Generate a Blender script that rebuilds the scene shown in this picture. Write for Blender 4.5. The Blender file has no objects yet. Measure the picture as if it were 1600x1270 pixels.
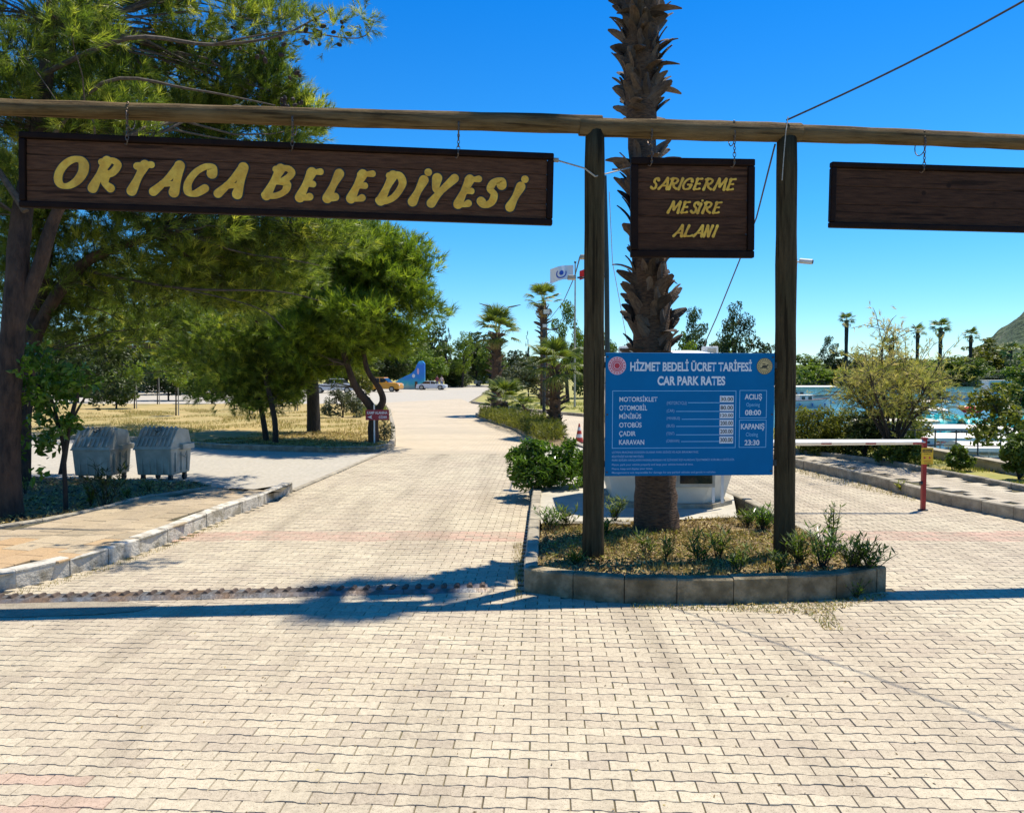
import bpy, bmesh, math, random
import numpy as np
from mathutils import Vector, Matrix

random.seed(7)
RNG = np.random.default_rng(11)
sc = bpy.context.scene
COL = sc.collection
F = 1200.0; H = 2.0; PITCH = math.atan((635 - 583) / F)

# ------------------------------------------------------------------ camera, sky, sun, exposure
cam_d = bpy.data.cameras.new('camera'); cam = bpy.data.objects.new('camera', cam_d); COL.objects.link(cam)
cam.location = (0, 0, H); cam.rotation_euler = (math.pi / 2 - PITCH, 0, 0)
cam_d.sensor_width = 36; cam_d.sensor_fit = 'HORIZONTAL'; cam_d.lens = 36 * F / 1600
cam_d.clip_end = 5000; cam_d.clip_start = .05
sc.camera = cam
SUN = Vector((.31, .25, 1)).normalized()
elev = math.asin(SUN.z); azim = math.atan2(SUN.x, SUN.y)
w = bpy.data.worlds.new('World'); sc.world = w; w.use_nodes = True
nt = w.node_tree; nt.nodes.clear()
sky = nt.nodes.new('ShaderNodeTexSky'); sky.sky_type = 'NISHITA'; sky.sun_disc = False
sky.sun_elevation = elev; sky.sun_rotation = azim; sky.air_density = .75; sky.dust_density = .25; sky.ozone_density = 4.0; sky.altitude = 400
hs = nt.nodes.new('ShaderNodeHueSaturation'); hs.inputs['Saturation'].default_value = 1.2; hs.inputs['Hue'].default_value = .497
bg = nt.nodes.new('ShaderNodeBackground'); bg.inputs['Strength'].default_value = .115
wo = nt.nodes.new('ShaderNodeOutputWorld')
tn = nt.nodes.new('ShaderNodeMix'); tn.data_type = 'RGBA'; tn.blend_type = 'MULTIPLY'; tn.inputs[0].default_value = 1; 
tc_ = nt.nodes.new('ShaderNodeTexCoord'); sp_n = nt.nodes.new('ShaderNodeSeparateXYZ'); nt.links.new(tc_.outputs['Generated'], sp_n.inputs[0])
rp_ = nt.nodes.new('ShaderNodeValToRGB'); el_ = rp_.color_ramp.elements; el_[0].position = 0; el_[0].color = (.98, 1.06, 1.04, 1); el_[1].position = .46; el_[1].color = (.06, .92, 1.40, 1)
e2_ = rp_.color_ramp.elements.new(.20); e2_.color = (.44, 1.10, 1.26, 1)
nt.links.new(sp_n.outputs['Z'], rp_.inputs[0]); nt.links.new(rp_.outputs[0], tn.inputs[7])
nt.links.new(sky.outputs[0], hs.inputs['Color']); nt.links.new(hs.outputs[0], tn.inputs[6]); nt.links.new(tn.outputs[2], bg.inputs[0]); nt.links.new(bg.outputs[0], wo.inputs[0])
sd = bpy.data.lights.new('sun', 'SUN'); sd.energy = 5.0; sd.angle = math.radians(.53); sd.color = (1, .93, .80)
so = bpy.data.objects.new('sun', sd); COL.objects.link(so); so.rotation_euler = SUN.to_track_quat('Z', 'Y').to_euler()
vs = sc.view_settings; vs.view_transform = 'Standard'; vs.look = 'None'; vs.gamma = 1; vs.use_curve_mapping = False; vs.exposure = .50
sc.cycles.max_bounces = 8; sc.cycles.transparent_max_bounces = 8; sc.cycles.use_denoising = True

# ------------------------------------------------------------------ helpers
cp, sp = math.cos(PITCH), math.sin(PITCH)
def ray(px, py):
    u = (635 - py) / F
    return Vector(((px - 800) / F, cp + sp * u, -sp + cp * u))
def g(px, py, z=0.0):                    # point on the level z seen at a place in the photograph
    r = ray(px, py); t = (z - H) / r.z
    return Vector((r.x * t, r.y * t, z))
def at(px, py, Y):                       # point at distance Y
    r = ray(px, py); t = Y / r.y
    return Vector((r.x * t, Y, H + r.z * t))

def tag(o, label=None, cat=None, group=None, kind=None):
    if label: o['label'] = label
    if cat: o['category'] = cat
    if group: o['group'] = group
    if kind: o['kind'] = kind
    return o
def link(o):
    COL.objects.link(o); return o
def thing(name, label, cat, loc=(0, 0, 0), rz=0.0, group=None, kind=None):
    o = bpy.data.objects.new(name, None); link(o); o.location = loc; o.rotation_euler = (0, 0, rz)
    o.empty_display_size = .2
    return tag(o, label, cat, group, kind)
def copy_tree(o, parent=None):
    c = o.copy(); link(c)
    if parent: c.parent = parent
    for ch in o.children: copy_tree(ch, c)
    return c

class MB:
    def __init__(s): s.v = []; s.f = []; s.m = []; s.mi = 0
    def add(s, vs, fs):
        b = len(s.v); s.v += [tuple(v) for v in vs]
        for f in fs: s.f.append(tuple(i + b for i in f)); s.m.append(s.mi)
        return s
    def box(s, x0, x1, y0, y1, z0, z1, M=None):
        vs = [Vector(p) for p in ((x0,y0,z0),(x1,y0,z0),(x1,y1,z0),(x0,y1,z0),(x0,y0,z1),(x1,y0,z1),(x1,y1,z1),(x0,y1,z1))]
        if M: vs = [M @ v for v in vs]
        return s.add(vs, [(3,2,1,0),(4,5,6,7),(0,1,5,4),(1,2,6,5),(2,3,7,6),(3,0,4,7)])
    def prism(s, pts, z0, z1, M=None):   # pts CCW in xy
        n = len(pts)
        vs = [Vector((p[0], p[1], z0)) for p in pts] + [Vector((p[0], p[1], z1)) for p in pts]
        if M: vs = [M @ v for v in vs]
        return s.add(vs, [tuple(range(n))[::-1], tuple(range(n, 2*n))] + [(i, (i+1) % n, n+(i+1) % n, n+i) for i in range(n)])
    def tube(s, pts, rad, n=8, cap=True, jit=0.0, rnd=None):
        pts = [Vector(p) for p in pts]; k = len(pts)
        if not hasattr(rad, '__len__'): rad = [rad] * k
        vs = []; up = Vector((0, 0, 1)); last = None
        for i, p in enumerate(pts):
            d = (pts[min(i+1, k-1)] - pts[max(i-1, 0)]).normalized()
            if last is None:
                a = d.orthogonal().normalized() if abs(d.z) > .9 else d.cross(up).normalized()
            else:
                a = (last - d * last.dot(d)).normalized()
            last = a; b = d.cross(a)
            for j in range(n):
                t = 2 * math.pi * j / n; r = rad[i] * (1 + (jit * (random.random() - .5) if jit else 0))
                vs.append(p + a * math.cos(t) * r + b * math.sin(t) * r)
        fs = [(i*n+j, i*n+(j+1) % n, (i+1)*n+(j+1) % n, (i+1)*n+j) for i in range(k-1) for j in range(n)]
        if cap: fs += [tuple(range(n))[::-1], tuple(range((k-1)*n, k*n))]
        return s.add(vs, fs)
    def cyl(s, p0, p1, r, n=12, r1=None): return s.tube([p0, p1], [r, r if r1 is None else r1], n)
    def sph(s, c, r, n=8, m=6):
        c = Vector(c); r = Vector(r) if hasattr(r, '__len__') else Vector((r, r, r)); vs = []; fs = []
        for i in range(m + 1):
            a = math.pi * i / m
            for j in range(n):
                t = 2*math.pi*j/n; vs.append(c + Vector((r.x*math.sin(a)*math.cos(t), r.y*math.sin(a)*math.sin(t), r.z*math.cos(a))))
        for i in range(m):
            for j in range(n): fs.append((i*n+j, (i+1)*n+j, (i+1)*n+(j+1) % n, i*n+(j+1) % n))
        return s.add(vs, fs)
    def torus(s, c, R, r, M=None, n=14, m=6):
        vs = []; fs = []
        for i in range(n):
            a = 2*math.pi*i/n
            for j in range(m):
                b = 2*math.pi*j/m; v = Vector(((R+r*math.cos(b))*math.cos(a), (R+r*math.cos(b))*math.sin(a), r*math.sin(b)))
                if M: v = M @ v
                vs.append(v + Vector(c))
        for i in range(n):
            for j in range(m): fs.append((i*m+j, ((i+1) % n)*m+j, ((i+1) % n)*m+(j+1) % m, i*m+(j+1) % m))
        return s.add(vs, fs)
    def mesh(s, name):
        me = bpy.data.meshes.new(name); me.from_pydata(s.v, [], s.f); me.update(); return me
    def build(s, name, mats, parent=None, smooth=False, bevel=0, world=False, seg=2, loc=None):
        if world and parent is not None:
            Mi = parent.matrix_basis.inverted(); s.v = [tuple(Mi @ Vector(v)) for v in s.v]
        me = s.mesh(name)
        if not isinstance(mats, (list, tuple)): mats = [mats]
        for m in mats: me.materials.append(m)
        if len(mats) > 1: me.polygons.foreach_set('material_index', s.m)
        o = bpy.data.objects.new(name, me); link(o)
        if parent is not None: o.parent = parent
        if loc is not None: o.location = loc
        if smooth: me.polygons.foreach_set('use_smooth', [True] * len(me.polygons))
        if bevel:
            md = o.modifiers.new('bevel', 'BEVEL'); md.width = bevel; md.segments = seg; md.limit_method = 'ANGLE'; md.angle_limit = math.radians(35)
        return o

def npmesh(name, co, faces, v=None, smooth=False):
    co = np.asarray(co, dtype=np.float32).reshape(-1, 3); faces = np.asarray(faces, dtype=np.int32)
    me = bpy.data.meshes.new(name); k = faces.shape[1]; m = faces.shape[0]
    me.vertices.add(len(co)); me.vertices.foreach_set('co', co.ravel())
    me.loops.add(m * k); me.loops.foreach_set('vertex_index', faces.ravel())
    me.polygons.add(m); me.polygons.foreach_set('loop_start', np.arange(m, dtype=np.int32) * k)
    try: me.polygons.foreach_set('loop_total', np.full(m, k, dtype=np.int32))
    except Exception: pass
    me.polygons.foreach_set('use_smooth', np.full(m, bool(smooth)))
    me.update(calc_edges=True)
    if v is not None:
        a = me.attributes.new('tint', 'FLOAT', 'FACE'); a.data.foreach_set('value', np.asarray(v, dtype=np.float32))
    return me
def npobj(name, me, mat, parent=None):
    if mat is not None and not len(me.materials): me.materials.append(mat)
    o = bpy.data.objects.new(name, me); link(o)
    if parent is not None: o.parent = parent
    return o

# ------------------------------------------------------------------ materials
def nodes(name):
    m = bpy.data.materials.new(name); m.use_nodes = True; t = m.node_tree
    return m, t, t.nodes['Principled BSDF'], t.nodes['Material Output']
def N(t, typ, **kw):
    n = t.nodes.new(typ)
    for k, v in kw.items():
        if k in n.inputs: n.inputs[k].default_value = v
        else: setattr(n, k, v)
    return n
def ramp(t, fac, stops):
    r = t.nodes.new('ShaderNodeValToRGB'); e = r.color_ramp.elements
    while len(e) < len(stops): e.new(.5)
    for i, (p, c) in enumerate(stops): e[i].position = p; e[i].color = (c[0], c[1], c[2], 1)
    t.links.new(fac, r.inputs[0]); return r
def mixc(t, a, b, fac=None, f=.5, mode='MIX'):
    n = t.nodes.new('ShaderNodeMix'); n.data_type = 'RGBA'; n.blend_type = mode; n.inputs[0].default_value = f
    for src, idx in ((a, 6), (b, 7)):
        if hasattr(src, 'default_value') or hasattr(src, 'is_output'): t.links.new(src, n.inputs[idx])
        else: n.inputs[idx].default_value = (src[0], src[1], src[2], 1)
    if fac is not None: t.links.new(fac, n.inputs[0])
    return n.outputs[2]
def mat(name, c, c2=None, scale=8.0, rough=.7, bump=.0, bscale=40.0, metal=0.0, stretch=(1, 1, 1), detail=6, lo=.35, hi=.65, tint=0.0, big=0.0, bigc=None, bigscale=.8, spec=None, crack=None):
    """procedural: two-colour noise, fine bump, optional large stains, optional per-object value change"""
    m, t, b, out = nodes(name)
    co = t.nodes.new('ShaderNodeTexCoord'); mp = t.nodes.new('ShaderNodeMapping'); mp.inputs['Scale'].default_value = stretch
    t.links.new(co.outputs['Object'], mp.inputs[0])
    n = N(t, 'ShaderNodeTexNoise', Scale=scale, Detail=detail, Roughness=.6); t.links.new(mp.outputs[0], n.inputs['Vector'])
    if c2 is None: c2 = tuple(x * .8 for x in c)
    r = ramp(t, n.outputs[0], [(lo, c), (hi, c2)]); col = r.outputs[0]
    if big:
        geo = t.nodes.new('ShaderNodeNewGeometry'); n2 = N(t, 'ShaderNodeTexNoise', Scale=bigscale, Detail=5); t.links.new(geo.outputs['Position'], n2.inputs['Vector'])
        rr = ramp(t, n2.outputs[0], [(.42, (0, 0, 0)), (.68, (big, big, big))])
        col = mixc(t, col, bigc or tuple(x*.6 for x in c), rr.outputs[0])
    if crack:                                # long dark drying cracks along the grain
        mp3 = t.nodes.new('ShaderNodeMapping'); mp3.inputs['Scale'].default_value = crack; t.links.new(co.outputs['Object'], mp3.inputs[0])
        nc = N(t, 'ShaderNodeTexNoise', Scale=1, Detail=3); t.links.new(mp3.outputs[0], nc.inputs['Vector'])
        rc = ramp(t, nc.outputs[0], [(.36, (.85,.85,.85)), (.41, (0,0,0))]); col = mixc(t, col, tuple(x*.22 for x in c), rc.outputs[0])
        nk = t.nodes.new('ShaderNodeTexVoronoi'); nk.inputs['Scale'].default_value = 2.6; t.links.new(co.outputs['Object'], nk.inputs['Vector'])
        rk = ramp(t, nk.outputs['Distance'], [(.055, (.9,.9,.9)), (.085, (0,0,0))]); col = mixc(t, col, tuple(x*.25 for x in c), rk.outputs[0])
    if tint:
        oi = t.nodes.new('ShaderNodeObjectInfo'); mr = N(t, 'ShaderNodeMapRange'); mr.inputs[3].default_value = 1 - tint; mr.inputs[4].default_value = 1 + tint
        t.links.new(oi.outputs['Random'], mr.inputs[0])
        h = t.nodes.new('ShaderNodeHueSaturation'); t.links.new(mr.outputs[0], h.inputs['Value']); t.links.new(col, h.inputs['Color']); col = h.outputs[0]
    t.links.new(col, b.inputs['Base Color'])
    b.inputs['Roughness'].default_value = rough; b.inputs['Metallic'].default_value = metal
    if spec is not None: b.inputs['Specular IOR Level'].default_value = spec
    if bump:
        nb = N(t, 'ShaderNodeTexNoise', Scale=bscale, Detail=5); t.links.new(mp.outputs[0], nb.inputs['Vector'])
        bp = N(t, 'ShaderNodeBump', Strength=bump, Distance=.02); t.links.new(nb.outputs[0], bp.inputs['Height']); t.links.new(bp.outputs[0], b.inputs['Normal'])
    return m
def leafmat(name, stops, trans=.35, rough=.5, tcol=1.6, objvar=.12):
    m, t, b, out = nodes(name)
    a = t.nodes.new('ShaderNodeAttribute'); a.attribute_name = 'tint'
    col = ramp(t, a.outputs['Fac'], stops).outputs[0]
    oi = t.nodes.new('ShaderNodeObjectInfo'); mr = N(t, 'ShaderNodeMapRange'); mr.inputs[3].default_value = 1 - objvar; mr.inputs[4].default_value = 1 + objvar
    t.links.new(oi.outputs['Random'], mr.inputs[0]); h = t.nodes.new('ShaderNodeHueSaturation'); t.links.new(mr.outputs[0], h.inputs['Value']); t.links.new(col, h.inputs['Color']); col = h.outputs[0]
    t.links.new(col, b.inputs['Base Color']); b.inputs['Roughness'].default_value = rough; b.inputs['Specular IOR Level'].default_value = .35
    tr = t.nodes.new('ShaderNodeBsdfTranslucent'); tc = mixc(t, col, (tcol*1.0, tcol*1.05, tcol*.55), f=1.0, mode='MULTIPLY'); t.links.new(tc, tr.inputs[0])
    mx = t.nodes.new('ShaderNodeMixShader'); mx.inputs[0].default_value = trans
    t.links.new(b.outputs[0], mx.inputs[1]); t.links.new(tr.outputs[0], mx.inputs[2]); t.links.new(mx.outputs[0], out.inputs[0])
    return m

M = {}
M['wood_post'] = mat('weathered_post_wood', (.10,.072,.036), (.045,.031,.015), 6, .9, .8, 30, stretch=(5,5,.5), big=.5, bigc=(.06,.052,.026), bigscale=3, spec=.12, crack=(26,26,1.0))
M['wood_beam'] = mat('weathered_beam_wood', (.20,.135,.06), (.085,.052,.022), 5, .9, .8, 30, stretch=(6,6,.5), big=.4, bigc=(.27,.20,.11), bigscale=2, spec=.12, crack=(26,26,1.0))
M['sign_wood'] = mat('brown_sign_wood', (.12,.055,.028), (.062,.027,.014), 5, .7, .5, 30, stretch=(1,1,9), tint=.28, spec=.15, crack=(1.6,30,34))
M['sign_frame'] = mat('dark_sign_frame', (.020,.009,.005), (.012,.005,.003), 5, .6, .4, 20, spec=.12)
M['gold'] = mat('yellow_letter_paint', (.95,.60,.09), (.78,.42,.05), 14, .55, .4, 50, spec=.2, big=.5, bigc=(.50,.26,.05), bigscale=7)
M['black_paint'] = mat('black_paint', (.012,.011,.01), (.02,.018,.016), 10, .5)
M['chain'] = mat('rusty_chain_steel', (.22,.17,.13), (.10,.06,.04), 60, .45, metal=.8)
M['rope'] = mat('pale_rope', (.5,.46,.38), (.3,.27,.22), 60, .8)
M['cable'] = mat('dark_cable', (.06,.06,.07), (.03,.03,.035), 40, .6)
M['board_blue'] = mat('blue_board_print', (.001,.155,.38), (.001,.14,.34), 3, .6, spec=.10)
M['board_white'] = mat('white_board_print', (.72,.76,.80), (.66,.70,.74), 10, .5)
M['board_cyan'] = mat('pale_cyan_board_print', (.22,.52,.80), (.2,.48,.74), 10, .5)
M['board_dim'] = mat('small_white_board_print', (.26,.44,.66), (.24,.40,.62), 10, .5)
M['price_black'] = mat('black_price_print', (.01,.01,.012), (.015,.015,.02), 10, .5)
M['emblem_red'] = mat('red_emblem_print', (.55,.03,.05), (.5,.03,.05), 10, .5)
M['emblem_pink'] = mat('pink_emblem_ring_print', (.75,.45,.50), (.7,.42,.48), 10, .5)
M['emblem_gold'] = mat('gold_emblem_print', (.60,.45,.20), (.5,.38,.16), 20, .5)
M['emblem_brown'] = mat('brown_emblem_print', (.05,.04,.02), (.03,.025,.012), 20, .5)
M['white_paint'] = mat('white_paint', (.75,.75,.72), (.66,.66,.63), 6, .45, .05)
M['cream_paint'] = mat('cream_booth_paint', (.74,.71,.62), (.66,.62,.52), 4, .5, .1, big=.25, bigc=(.45,.40,.30), bigscale=3)
M['red_paint'] = mat('dark_red_paint', (.34,.008,.010), (.22,.006,.008), 10, .4)
M['red_tape'] = mat('red_reflective_tape', (.45,.02,.03), (.36,.015,.02), 10, .4)
M['red_sign'] = mat('maroon_sign_print', (.30,.008,.03), (.22,.006,.03), 10, .4)
M['yellow_sign'] = mat('yellow_sign_print', (.80,.50,.02), (.74,.44,.02), 10, .45)
M['glass'] = mat('dark_window_glass', (.012,.016,.02), (.02,.025,.03), 3, .08, spec=.8)
M['galv'] = mat('galvanised_steel', (.50,.47,.38), (.36,.33,.26), 5, .55, .1, 20, metal=.12, big=.4, bigc=(.18,.17,.14), bigscale=4)
M['dark_metal'] = mat('dark_metal', (.05,.055,.055), (.03,.033,.033), 10, .5, metal=.3)
M['green_metal'] = mat('dark_green_steel', (.035,.05,.045), (.025,.035,.032), 10, .45, metal=.3)
M['rubber'] = mat('black_rubber', (.02,.02,.02), (.03,.03,.03), 10, .8)
M['kerb'] = mat('concrete_kerb', (.44,.38,.28), (.27,.23,.16), 7, .9, .6, 35, tint=.14, big=.6, bigc=(.16,.14,.11), bigscale=5)
M['kerb_white'] = mat('whitewashed_kerb', (.56,.51,.42), (.27,.235,.17), 5, .9, .6, 35, tint=.1, lo=.45, hi=.62)
M['kerb_shade'] = mat('old_kerb_shade_in_colour', (.34,.275,.17), (.17,.135,.08), 6, .9, .8, 35, tint=.2, big=.75, bigc=(.08,.065,.035), bigscale=4, spec=.12, lo=.4, hi=.6)  # front kerb: shade of the face put into the colour, plus random stains
M['soil'] = mat('dry_bed_soil', (.24,.165,.08), (.13,.09,.045), 9, .95, .9, 30, big=.5, bigc=(.34,.25,.10), bigscale=2.5)
M['ground'] = mat('dry_ground', (.30,.24,.13), (.20,.17,.08), 1.2, .95, .4, 8, big=.5, bigc=(.16,.17,.06), bigscale=.15)
M['drygrass'] = mat('dry_yellow_grass_ground', (.45,.33,.13), (.32,.23,.08), 3, .95, .8, 30, big=.6, bigc=(.26,.22,.06), bigscale=.5)
M['grassgreen'] = mat('thin_green_grass_ground', (.26,.26,.06), (.42,.33,.10), 2, .95, .8, 30, big=.5, bigc=(.12,.15,.03), bigscale=.7)
M['lot'] = mat('pale_gravel_surface', (.47,.42,.34), (.36,.32,.25), 14, .95, .6, 60, big=.45, bigc=(.36,.33,.27), bigscale=.5)
M['concrete'] = mat('pale_concrete_slab', (.50,.46,.37), (.40,.36,.28), 5, .9, .3, 40, big=.4, bigc=(.30,.27,.2), bigscale=1.5)
M['sand'] = mat('grey_brown_sand', (.33,.28,.20), (.24,.20,.14), 12, .95, .7, 60)
M['bark'] = mat('pine_bark', (.075,.046,.03), (.022,.014,.01), 7, .95, 1.0, 25, stretch=(3,3,.8), big=.4, bigc=(.17,.09,.05), bigscale=3)
M['bark_dark'] = mat('dark_bark', (.045,.036,.027), (.02,.016,.012), 8, .95, 1.0, 25, stretch=(3,3,.8))
M['twig'] = mat('grey_twig_bark', (.13,.10,.075), (.06,.046,.034), 20, .9)
M['cone'] = mat('pine_cone_brown', (.05,.03,.022), (.02,.012,.01), 30, .8)
M['palmbark'] = mat('palm_trunk_fibre', (.15,.085,.045), (.05,.028,.016), 14, .95, 1.0, 20, stretch=(1,1,4))
M['boot'] = mat('dry_palm_leaf_base', (.11,.075,.05), (.045,.028,.019), 9, .8, .6, 25, stretch=(4,4,1), tint=.5, big=.3, bigc=(.26,.20,.14), bigscale=6)
M['quay'] = mat('quay_concrete', (.45,.42,.35), (.30,.27,.21), 4, .9, .5, 20, big=.4, bigc=(.2,.18,.13), bigscale=1.5)

# pavers: colour from a per-paver value
def paver_mat(name, attr_type, base=None):
    m, t, b, out = nodes(name)
    a = t.nodes.new('ShaderNodeAttribute'); a.attribute_name = 'tint'; a.attribute_type = attr_type
    st = base or [(0, (.565,.485,.345)), (.45, (.515,.44,.31)), (.80, (.475,.40,.285)), (.90, (.46,.385,.28)), (.96, (.43,.36,.26)), (1.0, (.54,.36,.265))]
    col = ramp(t, a.outputs['Fac'], st).outputs[0]
    geo = t.nodes.new('ShaderNodeNewGeometry')
    n1 = N(t, 'ShaderNodeTexNoise', Scale=.55, Detail=4); t.links.new(geo.outputs['Position'], n1.inputs['Vector'])
    r1 = ramp(t, n1.outputs[0], [(.40, (0,0,0)), (.72, (.42,.42,.42))])
    col = mixc(t, col, (.40,.315,.235), r1.outputs[0])
    mpt = t.nodes.new('ShaderNodeMapping'); mpt.inputs['Scale'].default_value = (1.7, .16, 1); mpt.inputs['Rotation'].default_value = (0, 0, .12); t.links.new(geo.outputs['Position'], mpt.inputs[0])
    n3 = N(t, 'ShaderNodeTexNoise', Scale=1.3, Detail=5); t.links.new(mpt.outputs[0], n3.inputs['Vector']); r3 = ramp(t, n3.outputs[0], [(.5, (0,0,0)), (.72, (.55,.55,.55))])
    col = mixc(t, col, (.27,.22,.155), r3.outputs[0])
    n5 = N(t, 'ShaderNodeTexNoise', Scale=2.2, Detail=7, Roughness=.75); t.links.new(geo.outputs['Position'], n5.inputs['Vector']); r5 = ramp(t, n5.outputs[0], [(.60, (0,0,0)), (.74, (.5,.5,.5))])
    col = mixc(t, col, (.30,.24,.165), r5.outputs[0])
    n2 = N(t, 'ShaderNodeTexNoise', Scale=34, Detail=6, Roughness=.7); t.links.new(geo.outputs['Position'], n2.inputs['Vector'])
    r2 = ramp(t, n2.outputs[0], [(.3, (.74,.74,.74)), (.6, (1.03,1.03,1.03))])
    col = mixc(t, col, r2.outputs[0], f=1.0, mode='MULTIPLY')
    n4 = N(t, 'ShaderNodeTexNoise', Scale=150, Detail=2); t.links.new(geo.outputs['Position'], n4.inputs['Vector'])
    r4 = ramp(t, n4.outputs[0], [(.33, (.45,.42,.38)), (.42, (1,1,1))]); col = mixc(t, col, r4.outputs[0], f=.8, mode='MULTIPLY')
    t.links.new(col, b.inputs['Base Color']); b.inputs['Roughness'].default_value = .9; b.inputs['Specular IOR Level'].default_value = .25
    bp = N(t, 'ShaderNodeBump', Strength=.35, Distance=.004); t.links.new(n2.outputs[0], bp.inputs['Height']); t.links.new(bp.outputs[0], b.inputs['Normal'])
    return m
M['paver'] = paver_mat('concrete_paver_each', 'OBJECT')
M['paver_stuff'] = paver_mat('concrete_paver_field', 'GEOMETRY')
SL = [(0, (.49,.39,.25)), (.5, (.41,.32,.20)), (.78, (.35,.28,.18)), (.8, (.50,.35,.19)), (1, (.46,.30,.15))]
M['slab'] = paver_mat('sidewalk_slab', 'OBJECT', SL)
M['joint'] = mat('sandy_joint', (.11,.085,.05), (.055,.045,.025), 12, .95, .5, 50, big=.6, bigc=(.13,.13,.04), bigscale=1.2)

# far paved road: brick pattern in the material because the pavers are under 10 pixels there
def far_road():
    m, t, b, out = nodes('far_paved_road')
    geo = t.nodes.new('ShaderNodeNewGeometry'); mp = t.nodes.new('ShaderNodeMapping'); mp.inputs['Rotation'].default_value = (0, 0, math.radians(2.8))
    t.links.new(geo.outputs['Position'], mp.inputs[0])
    br = t.nodes.new('ShaderNodeTexBrick'); br.inputs['Scale'].default_value = 1; br.inputs['Brick Width'].default_value = .205; br.inputs['Row Height'].default_value = .092
    br.inputs['Mortar Size'].default_value = .006; br.inputs['Color1'].default_value = (.56,.46,.32,1); br.inputs['Color2'].default_value = (.47,.385,.27,1); br.inputs['Mortar'].default_value = (.26,.20,.12,1)
    br.inputs['Mortar Smooth'].default_value = .2
    t.links.new(mp.outputs[0], br.inputs[0])
    mp2 = t.nodes.new('ShaderNodeMapping'); mp2.inputs['Scale'].default_value = (.25, .9, 1); t.links.new(geo.outputs['Position'], mp2.inputs[0])
    n1 = N(t, 'ShaderNodeTexNoise', Scale=.9, Detail=6); t.links.new(mp2.outputs[0], n1.inputs['Vector'])
    r1 = ramp(t, n1.outputs[0], [(.42, (0,0,0)), (.68, (.75,.75,.75))])
    col = mixc(t, br.outputs[0], (.37,.31,.22), r1.outputs[0])
    t.links.new(col, b.inputs['Base Color']); b.inputs['Roughness'].default_value = .92
    return m
M['farroad'] = far_road()

# foliage
M['needle'] = leafmat('pine_needles', [(0, (.035,.05,.009)), (.4, (.085,.125,.018)), (.7, (.21,.26,.034)), (1, (.48,.46,.08))], .46, .4, 1.8)
M['needle2'] = leafmat('fresh_pine_needles', [(0, (.035,.06,.008)), (.5, (.12,.18,.016)), (1, (.36,.42,.04))], .46, .4, 1.8)
M['leaf_dark'] = leafmat('dark_tree_leaves', [(0, (.018,.032,.010)), (.5, (.038,.060,.014)), (1, (.075,.10,.020))], .3, .5, 1.5)
M['leaf_mid'] = leafmat('green_tree_leaves', [(0, (.04,.07,.011)), (.5, (.085,.125,.016)), (1, (.18,.22,.026))], .35, .5, 1.6)
M['leaf_light'] = leafmat('bright_tree_leaves', [(0, (.06,.10,.012)), (.5, (.12,.18,.016)), (1, (.22,.27,.03))], .4, .5, 1.6)
M['leaf_olive'] = leafmat('grey_green_olive_leaves', [(0, (.06,.072,.035)), (.5, (.11,.125,.06)), (1, (.20,.21,.11))], .2, .5, 1.2)
M['leaf_gloss'] = leafmat('glossy_leaves', [(0, (.03,.065,.012)), (.5, (.075,.14,.018)), (1, (.18,.28,.03))], .4, .25, 1.8)
M['leaf_yellowgreen'] = leafmat('yellow_green_leaves', [(0, (.07,.08,.012)), (.5, (.15,.16,.02)), (1, (.28,.26,.04))], .35, .5, 1.5)
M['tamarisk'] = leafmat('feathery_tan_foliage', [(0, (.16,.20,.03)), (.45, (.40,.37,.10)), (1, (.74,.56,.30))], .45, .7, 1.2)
M['frond'] = leafmat('palm_frond', [(0, (.05,.075,.014)), (.5, (.10,.14,.02)), (1, (.19,.21,.035))], .35, .4, 1.6)
M['frond_dry'] = leafmat('dry_palm_frond', [(0, (.22,.15,.07)), (.5, (.33,.24,.11)), (1, (.46,.36,.18))], .3, .7, 1.1)
M['litter'] = leafmat('dry_leaf_litter', [(0, (.06,.04,.02)), (.35, (.23,.15,.06)), (.7, (.44,.32,.11)), (1, (.62,.50,.22))], .2, .8, 1.1)
M['straw'] = leafmat('dry_grass_blades', [(0, (.24,.18,.06)), (.6, (.46,.35,.13)), (1, (.30,.30,.08))], .3, .8, 1.1)
M['grass'] = leafmat('green_grass_blades', [(0, (.10,.14,.02)), (.6, (.19,.22,.03)), (1, (.42,.36,.10))], .35, .7, 1.3)

# ------------------------------------------------------------------ the setting
def inpoly(x, y, poly):
    x = np.asarray(x); y = np.asarray(y); ins = np.zeros(x.shape, bool); n = len(poly)
    for i in range(n):
        x1, y1 = poly[i][0], poly[i][1]; x2, y2 = poly[(i+1) % n][0], poly[(i+1) % n][1]
        c = ((y1 > y) != (y2 > y)); xi = (x2-x1) * (y-y1) / ((y2-y1) if y2 != y1 else 1e-9) + x1
        ins ^= (c & (x < xi))
    return ins
def sheet(name, pts, z, m, cuts=0, noise=0.0, parent=None):
    bm = bmesh.new(); vs = [bm.verts.new((p[0], p[1], z)) for p in pts]; f = bm.faces.new(vs); f.normal_update()
    if f.normal.z < 0: f.normal_flip()
    bmesh.ops.triangulate(bm, faces=bm.faces[:])
    for _ in range(cuts):
        bmesh.ops.subdivide_edges(bm, edges=[e for e in bm.edges if e.calc_length() > .25], cuts=1, use_grid_fill=True)
        bmesh.ops.triangulate(bm, faces=[f for f in bm.faces if len(f.verts) > 3])
    if noise:
        from mathutils import noise as mn
        for v in bm.verts:
            if not v.is_boundary: v.co.z += noise * mn.noise(Vector((v.co.x * 2.1, v.co.y * 2.1, 3)))
    me = bpy.data.meshes.new(name); bm.to_mesh(me); bm.free(); me.materials.append(m)
    o = bpy.data.objects.new(name, me); link(o)
    if parent is not None: o.parent = parent
    return o

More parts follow.
